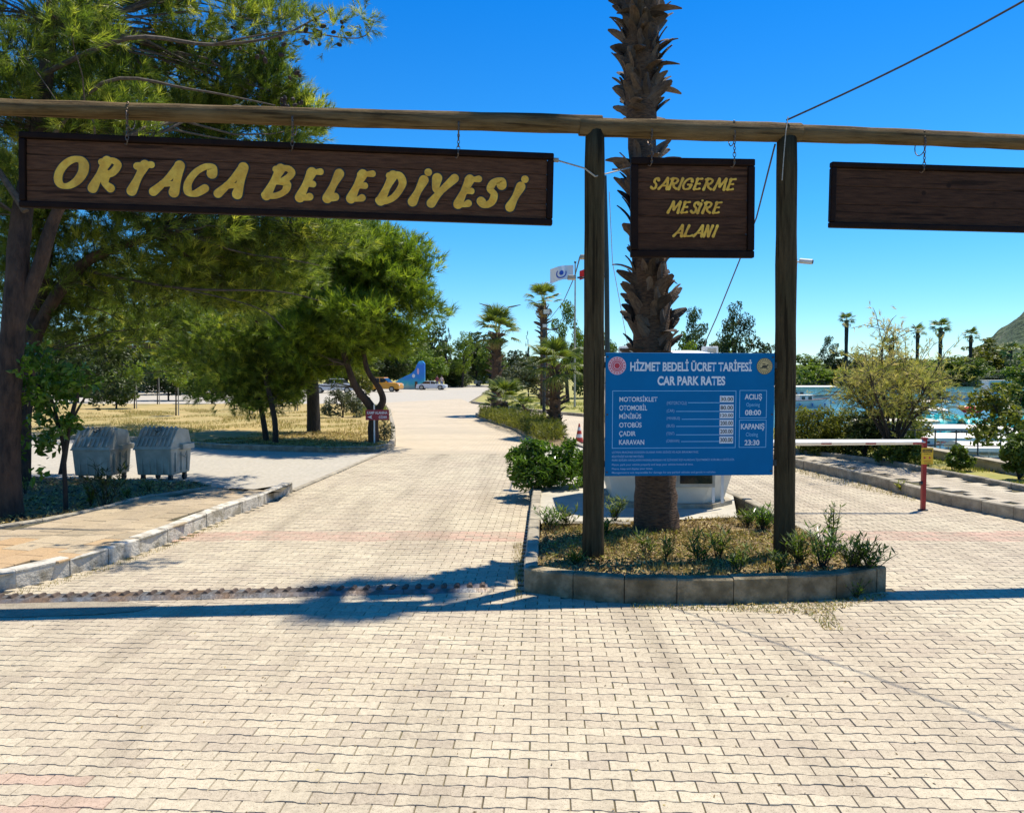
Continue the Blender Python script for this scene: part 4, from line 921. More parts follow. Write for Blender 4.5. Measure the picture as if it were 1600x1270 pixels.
M['cone_red'] = mat('cone_red_plastic', (.55,.05,.02), (.45,.04,.02), 10, .5)
MB().prism([(-.16,-.16),(.16,-.16),(.16,.16),(-.16,.16)], 0, .03).build('base', M['rubber'], cn, bevel=.01)
zz = [.03, .16, .26, .36, .46, .56]; rr_ = lambda z: .12*(1-(z-.03)/.62)
for i in range(5):
    MB().cyl((0, 0, zz[i]), (0, 0, zz[i+1]-.001), rr_(zz[i]), 14, rr_(zz[i+1])).build('band', M['white_paint'] if i in (1, 3) else M['cone_red'], cn)

# ------------------------------------------------------------------ foliage builders
def unit(n, rng=RNG):
    v = rng.normal(size=(n, 3)); return v / np.linalg.norm(v, axis=1, keepdims=True)
def nrm_(v): return v / (np.linalg.norm(v, axis=1, keepdims=True) + 1e-9)
def sample(blobs, n, rng=RNG, inner=.5, up=0.0):
    """points in ellipsoid shells, with the outward direction"""
    C = np.array([b[0] for b in blobs], float); R = np.array([b[1] if hasattr(b[1], '__len__') else (b[1],)*3 for b in blobs], float)
    wgt = (R.prod(axis=1)) ** (2/3); wgt /= wgt.sum(); k = rng.choice(len(blobs), n, p=wgt)
    d = unit(n, rng); f = inner + (1-inner) * rng.random(n) ** .6
    return C[k] + d * R[k] * f[:, None], d, k
def leaves(P, D, size, rng=RNG, aspect=.45, spread=.9, droop=0.0, k=None, clumpvar=.25):
    n = len(P); nr = nrm_(D*.5 + np.array([0, 0, .5]) + unit(n, rng)*spread); t = nrm_(np.cross(nr, unit(n, rng))); t[:, 2] -= droop; t = nrm_(t); s = nrm_(np.cross(nr, t))
    L = size * (.65 + .7*rng.random(n))[:, None]; w_ = L*aspect
    a = P - t*L*.5; b = P + s*w_*.5 + nr*L*.06; c = P + t*L*.5; d = P - s*w_*.5 + nr*L*.06
    co = np.stack([a, b, c, d], 1).reshape(-1, 3); f = np.arange(n*4).reshape(n, 4)
    tv = rng.random(n)
    if k is not None:
        cv = rng.random(int(k.max())+1); tv = tv*(1-clumpvar*2) + cv[k]*clumpvar*2
    return co, f, tv
def tufts(P, D, k=26, L=.13, wd=.005, rng=RNG, open_=.75):
    n = len(P); D = nrm_(D + np.array([0, 0, .35]) + unit(n, rng)*.5)
    Pn = np.repeat(P, k, 0); Dn = np.repeat(D, k, 0); u = rng.random(n*k)[:, None]
    d = nrm_(Dn + unit(n*k, rng)*open_); s = nrm_(np.cross(d, unit(n*k, rng)))
    base = Pn + Dn * (u*L*.9); tip = base + d*L*(.7+.5*rng.random((n*k, 1)))
    co = np.stack([base - s*wd*.5, base + s*wd*.5, tip], 1).reshape(-1, 3); f = np.arange(n*k*3).reshape(-1, 3)
    tv = np.clip(np.repeat(rng.random(n)**1.3, k)*.95 + rng.random(n*k)*.2 - .08, 0, 1)
    return co, f, tv
def cat_(parts):
    cs, fs, ts, o = [], [], [], 0
    for c, f, t in parts: cs.append(c); fs.append(f + o); ts.append(t); o += len(c)
    return np.concatenate(cs), np.concatenate(fs), np.concatenate(ts)
def bent(a, b, n=5, sag=.0, jit=.06):
    a, b = Vector(a), Vector(b); L = (b-a).length; out = []
    for i in range(n+1):
        t = i/n; p = a.lerp(b, t); p.z += sag*L*math.sin(math.pi*t)
        if 0 < i < n: p += Vector([random.uniform(-1, 1)*jit*L for _ in range(3)])
        out.append(p)
    return out

# ------------------------------------------------------------------ palms
def frond_mesh(name, pet=.8, R=.75, nseg=26, droop=.35, span=2.5, m=None, seed=1, tipw=.5):
    rng = random.Random(seed); vs = []; fs = []; tv = []
    # petiole along +x rising, fan at the end
    def quad(a, b, c, d, t): i = len(vs); vs.extend([a, b, c, d]); fs.append((i, i+1, i+2, i+3)); tv.append(t)
    n = 5; pp = [Vector((pet*i/n, 0, .12*pet*math.sin(i/n*2.2))) for i in range(n+1)]
    for i in range(n):
        w0, w1 = .028*(1-.5*i/n), .028*(1-.5*(i+1)/n)
        quad(pp[i]+Vector((0, -w0, 0)), pp[i+1]+Vector((0, -w1, 0)), pp[i+1]+Vector((0, w1, 0)), pp[i]+Vector((0, w0, 0)), .85)
    o = pp[-1]
    for k in range(nseg):
        a = -span/2 + span*k/(nseg-1) + rng.uniform(-.03, .03); L = R*(.78+.3*math.cos(a*.8))*rng.uniform(.9, 1.08); w_ = R*span/nseg*.40
        d = Vector((math.cos(a), math.sin(a), 0)); s = Vector((-d.y, d.x, 0)); lift = .10*R*math.cos(a*1.3)
        q = [o, o + d*L*.35 + Vector((0, 0, lift*.7)), o + d*L*.7 + Vector((0, 0, lift*.6 - droop*L*.12)), o + d*L*.95 + Vector((0, 0, -droop*L*rng.uniform(.3, .75)))]
        ww = [.004, w_*.85, w_*.6, .004]; t = rng.random()
        for i in range(3):
            f0 = Vector((0, 0, .012 if i else 0)); quad(q[i]-s*ww[i], q[i+1]-s*ww[i+1], q[i+1]+Vector((0, 0, .015 if i < 2 else 0)), q[i]+f0, t); quad(q[i]+f0, q[i+1]+Vector((0, 0, .015 if i < 2 else 0)), q[i+1]+s*ww[i+1], q[i]+s*ww[i], min(1, t+.1))
    me = npmesh(name, [tuple(v) for v in vs], fs, tv); me.materials.append(m or M['frond']); return me
FR = [frond_mesh('frond', seed=1), frond_mesh('frond', pet=.7, R=.8, droop=.7, seed=2), frond_mesh('frond', pet=.9, R=.7, droop=.2, span=2.9, seed=3)]
FRD = frond_mesh('dry_frond', pet=.6, R=.6, droop=1.2, span=1.6, nseg=16, m=M['frond_dry'], seed=4)
FRS = [frond_mesh('frond', pet=.5, R=.75, nseg=12, droop=.4, seed=7)]
def crown(parent, c, r, n, dry=0, el=(-.35, 1.35), meshes=None, squash=1.0, seed=0):
    rng = random.Random(seed)
    for i in range(n + dry):
        isd = i >= n; me = FRD if isd else rng.choice(meshes or FR); o = bpy.data.objects.new('dry_frond' if isd else 'frond', me); link(o); o.parent = parent; o.location = c
        az = i*2.39996 + rng.uniform(-.2, .2); t = (i+.5)/n if not isd else 0; e = el[1] + (el[0]-el[1])*t + rng.uniform(-.12, .12)
        if isd: e = rng.uniform(-1.45, -.8)
        s = r/1.45*rng.uniform(.85, 1.1)*(.8 if isd else 1); o.rotation_euler = (rng.uniform(-.3, .3), -e, az); o.scale = (s, s, s*squash)
def trunk_rings(pts, rad, name, m, parent, n=14, world=True):
    b = MB(); P = [Vector(p) for p in pts]; dense = []; rr = []
    for i in range(len(P)-1):
        for k in range(6): dense.append(P[i].lerp(P[i+1], k/6)); rr.append((rad[i]+(rad[i+1]-rad[i])*k/6)*(1+.06*((len(dense)) % 2)))
    dense.append(P[-1]); rr.append(rad[-1]); b.tube(dense, rr, n, jit=.06); return b.build(name, m, parent, world=world, smooth=True)
def boot_mesh(seed):
    rng = random.Random(seed); n = 6; vs = []; L = .30*rng.uniform(.8, 1.3); bend = rng.uniform(.0, .30)
    for i in range(n+1):
        t = i/n; w_ = (.074*(1-t)**.45 + .02)*rng.uniform(.9, 1.1); z = L*t; y = -bend*t*t*.55 - (.07*max(0, t-.75) if seed % 2 else 0); ch = .022*(1-t)
        vs += [(-w_, y+ch, z), (0, y-.012, z), (w_, y+ch, z), (0, y+.012+ch*.4, z)]
    fs = []
    for i in range(n):
        a, b = i*4, i*4+4; fs += [(a+j, a+(j+1) % 4, b+(j+1) % 4, b+j) for j in range(4)]
    fs.append((n*4, n*4+1, n*4+2, n*4+3)); me = bpy.data.meshes.new('leaf_base'); me.from_pydata(vs, [], fs); me.materials.append(M['boot']); return me
BOOTS = [boot_mesh(i) for i in range(7)]
def boots(parent, axis, z0, z1, n, rad, scale=1.0, tilt=(.15, .55), ragged=.15, seed=3):
    rng = random.Random(seed)
    for i in range(n):
        z = z0 + (z1-z0)*(i+.5)/n + rng.uniform(-.05, .05); c, r = axis(z); a = i*2.39996 + rng.uniform(-.25, .25)
        o = bpy.data.objects.new('leaf_base', rng.choice(BOOTS)); link(o); o.parent = parent
        p = Vector((c.x + math.cos(a)*r*.93, c.y + math.sin(a)*r*.93, z)); o.location = p - parent.location
        tl = rng.uniform(*tilt); roll = rng.choice((-1, 1))*rng.uniform(.15, 1.0)
        if rng.random() < ragged: tl = rng.uniform(.7, 1.35)
        s = scale*rng.uniform(.8, 1.2); o.scale = (s, s, s)
        o.rotation_euler = (Matrix.Rotation(a + math.pi/2, 4, 'Z') @ Matrix.Rotation(tl, 4, 'X') @ Matrix.Rotation(roll, 4, 'Y')).to_euler()
pb_ = g(1026, 826, .17)
AX = [at(1026, 826, pb_.y), at(1024, 745, pb_.y), at(1020, 650, pb_.y), at(1018, 480, pb_.y), at(1010, 330, pb_.y), at(1003, 230, pb_.y), at(1000, 100, pb_.y), at(1003, 0, pb_.y), at(1004, -200, pb_.y), at(1004, -330, pb_.y)]
RAD = [.27, .225, .215, .205, .18, .15, .19, .20, .17, .14]
AX[0].z = .1
def axis(z):
    for i in range(len(AX)-1):
        if z <= AX[i+1].z or i == len(AX)-2:
            t = max(0, min(1.2, (z-AX[i].z)/(AX[i+1].z-AX[i].z))); return AX[i].lerp(AX[i+1], t), RAD[i]+(RAD[i+1]-RAD[i])*t
palm = thing('palm_tree', 'tall shaggy palm rising out of the bed between the gate posts', 'palm', (pb_.x, pb_.y, .14))
trunk_rings(AX, RAD, 'trunk', M['palmbark'], palm, 20)
zt = lambda py: at(1010, py, pb_.y).z
boots(palm, axis, zt(600), zt(250), 150, None, .82, (.02, .17), .10, 3)
boots(palm, axis, zt(182), zt(-20), 145, None, .74, (.04, .36), .20, 5)
crown(palm, AX[-1] - palm.location, .86, 17, 6, seed=5)

# ------------------------------------------------------------------ pines
def pblob(px, py, Y, rx, ry=None, rd=None):
    k = Y/1200; return (tuple(at(px, py, Y)), (rx*k, (rd or rx)*k, (ry or rx)*k))
def pine(label, base, trunk_paths, blobs, ntuft, nclump, kneed, L, wd, clump=.3, m='needle', cones=0, group=None, twig=.5, name='pine_tree', bark='bark', seed=1, extra_branches=(), grp='pines shading the left side of the road'):
    rng = np.random.default_rng(seed); random.seed(seed); root = thing(name, label, 'pine', base, group=grp)
    tb = MB()
    for pth, rr in trunk_paths:
        P = [Vector(p) for p in pth]; Q = catmull3(P); r_ = np.interp(np.linspace(0, 1, len(Q)), np.linspace(0, 1, len(rr)), rr); tb.tube(Q, list(r_), 10, jit=.10)
    tb.build('trunk', M[bark], root, world=True, smooth=True)
    heads = [Vector(p) for pth, _ in trunk_paths for p in pth[2:]]
    # clumps inside the big blobs
    C, D, kk = sample(blobs, nclump, rng, inner=.25)
    cl = [(tuple(c), clump*rng.uniform(.6, 1.35)*np.array((1.15, 1.15, .62))) for c in C]
    P, D, k = sample(cl, ntuft, rng, inner=.35); D = D*.6 + (P - np.array(root.location) - np.array([0, 0, 3]))*.06
    if kneed > 0: co, f, t = tufts(P, D, kneed, L, wd, rng)
    cv = rng.random(len(cl)); t = np.clip(t*.75 + np.repeat(cv[k], kneed)*.3, 0, 1)
    co = co - np.array(root.location, dtype=float)
    npobj('needles', npmesh('needles', co, f, t), M[m], root)
    br = MB(); sel = rng.random(len(cl)) < twig
    for i in np.where(sel)[0]:
        c = Vector(cl[i][0]); h = min(heads, key=lambda q: (q-c).length + max(0, q.z-c.z)*.6); Lb_ = (c-h).length
        if Lb_ > .3: br.tube(bent(h, c, 5, .05, .035), [max(.006, .012*Lb_**.7)*(1-.8*j/5) for j in range(6)], 5, cap=False)
    for pth, r0, r1 in extra_branches:
        Q = catmull3([Vector(p) for p in pth]); br.tube(Q, list(np.linspace(r0, r1, len(Q))), 6)
    if br.v: br.build('branches', M['twig'], root, world=True)
    if cones:
        cm = MB().sph((0, 0, 0), (.022, .022, .034), 7, 5).mesh('pine_cone'); cm.materials.append(M['cone'])
        idx = rng.choice(len(P), cones, replace=False)
        for i in idx:
            o = bpy.data.objects.new('pine_cone', cm); link(o); o.parent = root; o.location = Vector(P[i]) - root.location + Vector((0, 0, -.05)); o.rotation_euler = tuple(rng.random(3)*3); s = rng.uniform(.8, 1.3); o.scale = (s, s, s)
    return root
def catmull3(P, n=5):
    out = []; k = len(P)
    for i in range(k-1):
        a, b, c, d = P[max(i-1, 0)], P[i], P[i+1], P[min(i+2, k-1)]
        for s in range(n):
            t = s/n; out.append(.5*((2*b) + (c-a)*t + (2*a-5*b+4*c-d)*t*t + (3*b-a-3*c+d)*t*t*t))
    out.append(P[-1]); return out

# A: the big near pine at the left edge
bA = g(14, 806, .14); YA = bA.y
tA = [bA - Vector((0, 0, .1)), at(10, 740, YA), at(14, 600, YA), at(24, 470, YA), at(34, 340, YA+.2), at(60, 200, YA+.3), at(80, 40, YA+.4), at(90, -200, YA+.4)]
blA = [pblob(60, 60, YA, 170, 90), pblob(260, 60, YA+1.8, 140, 80), pblob(410, 40, YA+2.4, 75, 55), pblob(170, -60, YA+1.5, 200, 70), pblob(350, 140, YA+2.6, 110, 60), pblob(455, 190, YA+2.8, 48, 55),
       pblob(-60, 200, YA, 130, 140), pblob(100, 190, YA+.7, 140, 80), pblob(250, 230, YA+3, 160, 60), pblob(430, 120, YA+2.6, 45, 45), pblob(60, -220, YA+.6, 220, 110), pblob(280, -120, YA+2.5, 130, 60), pblob(-120, 0, YA, 120, 200)]
exA = [([at(60, 120, YA+.2), at(200, 60, YA), at(330, 70, YA+.6), at(440, 55, YA+.6), at(520, 12, YA+.6)], .035, .009), ([at(330, 70, YA+.6), at(450, 50, YA+.6), at(560, 60, YA+.6), at(585, 30, YA+.6)], .014, .005),
       ([at(50, 260, YA), at(160, 130, YA-.2), at(300, 140, YA), at(430, 165, YA)], .03, .007), ([at(40, 330, YA), at(-60, 180, YA)], .05, .02), ([at(0, 60, YA), at(40, 90, YA-.5), at(90, 160, YA-.6)], .012, .005)]
PA = pine('big near pine at the left edge, its needles hanging over the beam', tuple(bA), [(tA, [.19, .165, .15, .14, .125, .10, .08, .05]), ([at(20, 520, YA), at(60, 420, YA+.1), at(90, 330, YA+.1), at(150, 240, YA)], [.10, .09, .07, .05])],
     blA, 10500, 330, 26, .15, .0088, .26, cones=40, seed=3, extra_branches=exA, twig=.6)
# twigs with cones reaching into the sky
tw = [pblob(520, 40, YA-.5, 34, 22), pblob(565, 30, YA-.4, 26, 26), pblob(480, 45, YA-.4, 25, 20), pblob(512, 76, YA-.4, 14, 10)]
P, D, k = sample(tw, 120, inner=.0); co, f, t = tufts(P, D, 26, .10, .005); npobj('needles', npmesh('needles', co - np.array(PA.location), f, t), M['needle'], PA)
cm = [o for o in PA.children if o.name.startswith('pine_cone')][0].data
for q in range(46):
    px, py = random.choice([(random.uniform(375, 470), random.uniform(60, 130)), (random.uniform(470, 560), random.uniform(20, 75)), (random.uniform(440, 475), random.uniform(150, 190))])
    o = bpy.data.objects.new('pine_cone', cm); link(o); o.parent = PA; o.location = at(px, py, YA-.4) - PA.location; o.rotation_euler = (random.random()*3, random.random()*3, 0); s = random.uniform(.9, 1.4); o.scale = (s, s, s)

# B: second trunk leaning right with a thick limb
bB = g(32, 757, .1); YB = bB.y
tB = [bB - Vector((0, 0, .1)), at(34, 660, YB), at(44, 560, YB), at(60, 470, YB), at(78, 360, YB), at(110, 230, YB), at(150, 60, YB)]
blB = [pblob(120, 330, YB, 150, 70), pblob(300, 340, YB-.6, 150, 60), pblob(440, 370, YB, 110, 50), pblob(60, 430, YB+.5, 120, 60), pblob(230, 430, YB+.3, 150, 60), pblob(380, 440, YB+1.5, 110, 60), pblob(150, 150, YB+.5, 190, 80), pblob(400, 180, YB+.5, 90, 60), pblob(480, 300, YB, 60, 60), pblob(300, 270, YB, 150, 50), pblob(150, 520, YB+1.2, 130, 40), pblob(20, 300, YB+.8, 120, 90), pblob(340, 410, YB+.8, 130, 60), pblob(430, 270, YB+.8, 80, 70)]
exB = [([at(200, 330, YB-.5), at(360, 390, YB-.6), at(450, 405, YB-.6), at(500, 415, YB-.6)], .022, .006), ([at(120, 420, YB), at(280, 450, YB-.4), at(430, 455, YB-.5), at(500, 470, YB-.5)], .03, .006),
       ([at(280, 450, YB-.4), at(400, 480, YB-.6), at(445, 515, YB-.6)], .014, .005)]
PB = pine('second pine from the left with a thick reddish limb reaching right', tuple(bB), [(tB, [.16, .145, .135, .12, .11, .09, .05]), ([at(38, 575, YB), at(66, 500, YB-.05), at(105, 440, YB-.1), at(150, 400, YB-.1), at(240, 370, YB-.2)], [.115, .11, .10, .085, .05])],
     blB, 12500, 380, 22, .17, .0105, .31, cones=30, seed=5, extra_branches=exB, twig=.5)

# C: thick trunk on the island, shade put into its dark bark colour; pair of thin trunks; D: forked pine by the red sign
bC = g(490, 674, .12); YC = bC.y
PC = pine('pine with a thick straight trunk coloured dark for shade on the dry grass island', tuple(bC), [([bC - Vector((0, 0, .1)), at(489, 620, YC), at(486, 570, YC), at(482, 480, YC), at(478, 350, YC)], [.23, .20, .19, .15, .08])],
     [pblob(400, 500, YC-1, 100, 60), pblob(470, 470, YC, 100, 70), pblob(420, 400, YC, 120, 60), pblob(350, 560, YC-2, 80, 45), pblob(500, 400, YC-.5, 70, 70), pblob(300, 470, YC, 120, 70), pblob(200, 470, YC+2, 140, 70), pblob(330, 520, YC, 90, 60), pblob(240, 540, YC+2, 90, 50)], 9000, 300, 20, .19, .016, .5, seed=7, bark='bark_dark')
bE = g(417, 689, .12); bF = g(430, 692, .12); YE = bE.y
def slim(label, b, xs, seed, bl, nt=2600):
    return pine(label, tuple(b), [([b - Vector((0, 0, .1))] + [at(x, y, b.y) for x, y in xs], [.085, .075, .07, .06, .04][:len(xs)+1])], bl, nt, 70, 22, .17, .013, .45, seed=seed, bark='bark_dark')
slim('slim dark pine, left one of the close pair on the island', bE, [(411, 655), (406, 625), (398, 580), (392, 540)], 8, [pblob(370, 570, YE, 50, 50), pblob(390, 520, YE, 60, 50), pblob(345, 610, YE, 38, 26)])
slim('slim dark pine, right one of the close pair on the island', bF, [(430, 665), (424, 628), (415, 585), (425, 540)], 9, [pblob(425, 575, YE, 55, 50), pblob(440, 525, YE, 65, 50), pblob(400, 618, YE, 42, 24)])
bD = g(584, 692, .12); YD = bD.y
fk = at(582, 640, YD)
PD = pine('forked pine by the small red sign at the corner of the island', tuple(bD), [([bD - Vector((0, 0, .1)), at(583, 668, YD), fk, at(556, 605, YD), at(543, 570, YD), at(532, 530, YD), at(540, 470, YD)], [.155, .14, .13, .095, .08, .065, .04]),
     ([at(582, 650, YD), at(598, 628, YD), at(592, 606, YD), at(575, 580, YD), at(568, 550, YD), at(560, 500, YD)], [.12, .095, .08, .07, .06, .04]), ([at(560, 545, YD), at(590, 500, YD), at(620, 470, YD)], [.06, .045, .03])],
     [pblob(560, 400, YD, 75, 60), pblob(610, 430, YD, 66, 52), pblob(625, 392, YD, 40, 30), pblob(652, 478, YD, 36, 30), pblob(560, 500, YD-.3, 85, 50), pblob(500, 440, YD, 70, 70), pblob(592, 530, YD+.4, 52, 34), pblob(628, 512, YD+.8, 30, 26), pblob(515, 560, YD+1, 55, 38), pblob(560, 360, YD, 45, 26), pblob(480, 520, YD, 60, 60), pblob(452, 580, YD+.5, 36, 36)],
     11500, 330, 18, .20, .0155, .38, m='needle2', cones=20, seed=11)

# ------------------------------------------------------------------ broadleaf trees, shrubs
def stemmed(name, label, cat, base, paths, blobs, n, size, m, aspect=.5, bark='bark_dark', group=None, seed=1, spread=.9, clump=None, inner=.4, droop=0.0, crownname='crown'):
    rng = np.random.default_rng(seed); root = thing(name, label, cat, tuple(base), group=group); tb = MB()
    for pth, r0, r1 in paths:
        Q = catmull3([Vector(p) for p in pth]); tb.tube(Q, list(np.linspace(r0, r1, len(Q))), 7, jit=.08)
    if tb.v: tb.build('trunk', M[bark], root, world=True, smooth=True)
    if clump:
        C, _, _ = sample(blobs, clump[0], rng, inner=.3); blobs = [(tuple(c), clump[1]*rng.uniform(.6, 1.4)) for c in C]
    P, D, k = sample(blobs, n, rng, inner=inner); co, f, t = leaves(P, D, size, rng, aspect, spread, droop, k)
    npobj(crownname, npmesh(crownname, co - np.array(root.location), f, t), M[m], root); return root
# left thin tree with large glossy leaves
bT = g(103, 797, .14); YT = bT.y
stemmed('young_tree', 'thin young tree with large glossy leaves in front of the left bin', 'tree', bT, [([bT - Vector((0, 0, .05)), at(101, 740, YT), at(98, 690, YT), at(80, 620, YT)], .035, .018), ([at(100, 715, YT), at(112, 660, YT), at(140, 610, YT), at(160, 590, YT)], .022, .008), ([at(96, 680, YT), at(60, 600, YT), at(20, 570, YT), at(-10, 600, YT)], .018, .007)],
    [pblob(60, 580, YT, 60, 30), pblob(90, 630, YT, 52, 40), pblob(20, 610, YT-.2, 42, 30), pblob(120, 600, YT, 42, 30), pblob(70, 690, YT, 34, 22), pblob(100, 665, YT, 30, 20), pblob(8, 700, YT-.3, 14, 34), pblob(60, 740, YT, 10, 12), pblob(40, 560, YT, 50, 26)], 1700, .11, 'leaf_gloss', .5, seed=2, clump=(100, .12), droop=.5)
stemmed('leafy_tree', 'dense dark leafy tree behind the thin young tree on the left', 'tree', g(96, 742, .02), [([g(96, 742, .0), at(110, 660, 15), at(125, 600, 15)], .06, .03)],
    [pblob(140, 560, 15, 60, 45), pblob(90, 560, 15, 45, 45), pblob(165, 610, 14.6, 30, 20), pblob(60, 620, 15, 30, 40)], 3200, .10, 'leaf_dark', .5, seed=4, clump=(60, .2))
# shrub in front of left bin, oleander style
def oleander(label, base, n, h, spread=.35, leafn=12, size=.10, m='leaf_gloss', group=None, seed=1, name='oleander_plant', r=.0045):
    rng = random.Random(seed); nr = np.random.default_rng(seed); root = thing(name, label, 'plant', tuple(base), group=group); st = MB(); Ps = []; Ds = []
    for i in range(n):
        a = rng.uniform(0, 6.28); l = h*rng.uniform(.55, 1.1); s = spread*rng.uniform(.2, 1.0); p0 = Vector((rng.uniform(-.05, .05)*spread*3, rng.uniform(-.05, .05)*spread*3, -.02))
        p1 = p0 + Vector((math.cos(a)*s, math.sin(a)*s, l)); mid = p0.lerp(p1, .5) + Vector((0, 0, l*.08)); Q = catmull3([p0, mid, p1], 4); st.tube(Q, list(np.linspace(r, r*.4, len(Q))), 4, cap=False)
        for k in range(leafn):
            t = rng.uniform(.3, 1.0); q = Q[min(int(t*(len(Q)-1)), len(Q)-1)]; b = rng.uniform(0, 6.28); Ps.append(q); Ds.append(Vector((math.cos(b), math.sin(b), rng.uniform(.2, 1.1))).normalized())
    st.build('stem', M['bark_dark'], root); P = np.array([tuple(p) for p in Ps]); T = np.array([tuple(d) for d in Ds]); m_ = len(P); s = nrm_(np.cross(T, np.array([0, 0, 1.0])+nr.normal(size=(m_, 3))*.3)); nn = nrm_(np.cross(s, T))
    L = size*(.6+.7*nr.random(m_))[:, None]; w_ = L*.16
    a = P; b = P + T*L*.45 + s*w_*.5 - nn*L*.02; c = P + T*L; d = P + T*L*.45 - s*w_*.5 - nn*L*.02
    npobj('leaves', npmesh('leaves', np.stack([a, b, c, d], 1).reshape(-1, 3), np.arange(m_*4).reshape(m_, 4), nr.random(m_)), M[m], root); return root
oleander('shrub with narrow dark leaves in front of the left waste container', g(165, 790, .15), 16, .62, .42, 16, .13, 'leaf_dark', seed=21)
oleander('feathery green shoot in the soil bed beside the thin tree', g(142, 790, .15), 14, .32, .08, 22, .07, 'leaf_mid', seed=22)
for i, (px, py, h, lab) in enumerate([(40, 770, .25, 'small weed at the foot of the second pine trunk'), (232, 768, .20, 'short weed near the tip of the left soil bed'), (196, 778, .16, 'low weed in the soil between the two bins')]):
    oleander(lab, g(px, py, .15), 8, h, .12, 12, .07, 'leaf_mid', seed=30+i, name='weed')
# bed under the gate
G_ = 'oleander seedlings in the bed under the gate'
bedp = [(860, 826, .30, 14, 'leafy oleander at the left back corner of the bed', .26), (884, 822, .28, 12, 'leafy oleander beside the left post near the bed edging', .22), (960, 815, .36, 12, 'oleander just right of the left post, behind it', .2), (945, 838, .22, 8, 'small oleander at the foot of the left post', .15),
 (1010, 868, .26, 7, 'sparse oleander left of the middle of the bed', .15), (1040, 875, .24, 6, 'thin oleander in the middle of the bed', .14), (1092, 878, .30, 10, 'oleander in front of the palm trunk to its right', .2), (1122, 870, .34, 10, 'taller oleander between palm and right post', .2), (1152, 893, .26, 8, 'oleander near the front kerb left of the right post', .16),
 (1190, 828, .34, 22, 'bushy oleander behind the right post on its left', .30), (1168, 822, .26, 12, 'low bushy oleander at the back kerb near the booth', .2), (1250, 880, .34, 16, 'oleander just right of the right post foot', .24), (1285, 886, .42, 18, 'broad oleander in the right part of the bed', .30), (1300, 862, .55, 9, 'tallest oleander of the bed, right of the right post', .12),
 (1330, 890, .38, 20, 'thick oleander near the right corner of the bed', .30), (1358, 892, .30, 16, 'oleander hanging over the right corner kerb', .26), (1215, 893, .22, 8, 'small oleander before the right post at the front kerb', .16), (900, 880, .14, 6, 'tiny oleander left of the left post foot', .1)]
for i, (px, py, h, n_, lab, sp2) in enumerate(bedp): oleander(lab, g(px, py, .18), int(n_*1.25), h*.9, sp2*.85, 15, .09, 'leaf_mid' if i % 3 else 'leaf_gloss', G_, 40+i)
oleander('green weed growing out of the kerb joint at the right front corner', g(1335, 932, .0), 9, .16, .12, 9, .06, 'leaf_light', seed=77, name='weed')
oleander('weed tuft at the foot of the right kerb by the barrier', g(1411, 771, .0), 12, .2, .14, 14, .12, 'leaf_yellowgreen', seed=78, name='weed')

# big oleander bush behind left post
bO = g(862, 768, .19)
def bush(name, label, base, w_, d_, h, n, size, m, aspect=.3, seed=1, cl=40, group=None, stems=6, cr=.14, lift=.1):
    rng = np.random.default_rng(seed); random.seed(seed); base = Vector(base); bl = []
    for i in range(cl):
        a = rng.uniform(0, 6.28); r = rng.random()**.5; z = h*(lift + (1-lift)*rng.random()*(1-.45*r*r)); bl.append(((base.x+math.cos(a)*r*w_*.42, base.y+math.sin(a)*r*d_*.42, base.z+z*.9), min(w_, h)*cr*rng.uniform(.7, 1.4)))
    paths = [([base, base.lerp(Vector(bl[i][0]), .5)+Vector((0, 0, .05*h)), Vector(bl[i][0])], .018*max(.5, h), .006) for i in range(stems)]
    return stemmed(name, label, 'bush', base, paths, bl, n, size, m, aspect, seed=seed, group=group, crownname='foliage')
bush('oleander_bush', 'dense bright green bush beside the road behind the left gate post', (bO.x-.0, bO.y+.55, .18), 1.45, 1.2, .92, 5200, .125, 'leaf_gloss', .26, 5, 60)

# ------------------------------------------------------------------ litter, grass blades, ground cover
def scatter_poly(poly, n, rng=RNG):
    xs = [p[0] for p in poly]; ys = [p[1] for p in poly]; out = []
    while len(out) < n:
        X = rng.uniform(min(xs), max(xs), n*2); Y = rng.uniform(min(ys), max(ys), n*2); k = inpoly(X, Y, poly); out += list(zip(X[k], Y[k]))
    return np.array(out[:n])
def litter(name, label, poly, z, n, size, m, kind='stuff', lift=.02, spread=.6):
    p = scatter_poly(poly, n); P = np.column_stack([p, z + RNG.random(n)*lift]); D = np.tile([0, 0, 1.0], (n, 1)); co, f, t = leaves(P, D, size, aspect=.4, spread=spread)
    tag(npobj(name, npmesh(name, co, f, t), M[m]), label, kind=kind)
def blades(name, label, poly, z, n, h, m, w_=.006, patch=0.0):
    p = scatter_poly(poly, n)
    if patch:
        from mathutils import noise as mn
        k = np.array([mn.noise(Vector((q[0]*patch, q[1]*patch, 2))) > -.05 for q in p]); p = p[k]; n = len(p)
    P = np.column_stack([p, np.full(n, z)]); a = RNG.random(n)*6.283; s = np.column_stack([np.cos(a), np.sin(a), np.zeros(n)]); hh = h*(.4+.9*RNG.random(n))[:, None]
    tip = P + np.column_stack([RNG.normal(size=n)*.35, RNG.normal(size=n)*.35, np.ones(n)])*hh
    co = np.stack([P - s*w_, P + s*w_, tip], 1).reshape(-1, 3); tag(npobj(name, npmesh(name, co, np.arange(n*3).reshape(n, 3), RNG.random(n)), M[m]), label, kind='stuff')
bp_ = P2(bed_poly)
litter('leaf_litter', 'dry yellow leaves and straw covering the bed under the gate', bp_, .165, 11000, .045, 'litter', lift=.04, spread=1.0)
blades('dry_grass', 'dead grass and clover stems over the bed under the gate', bp_, .16, 9000, .085, 'straw', .0035, 1.6)
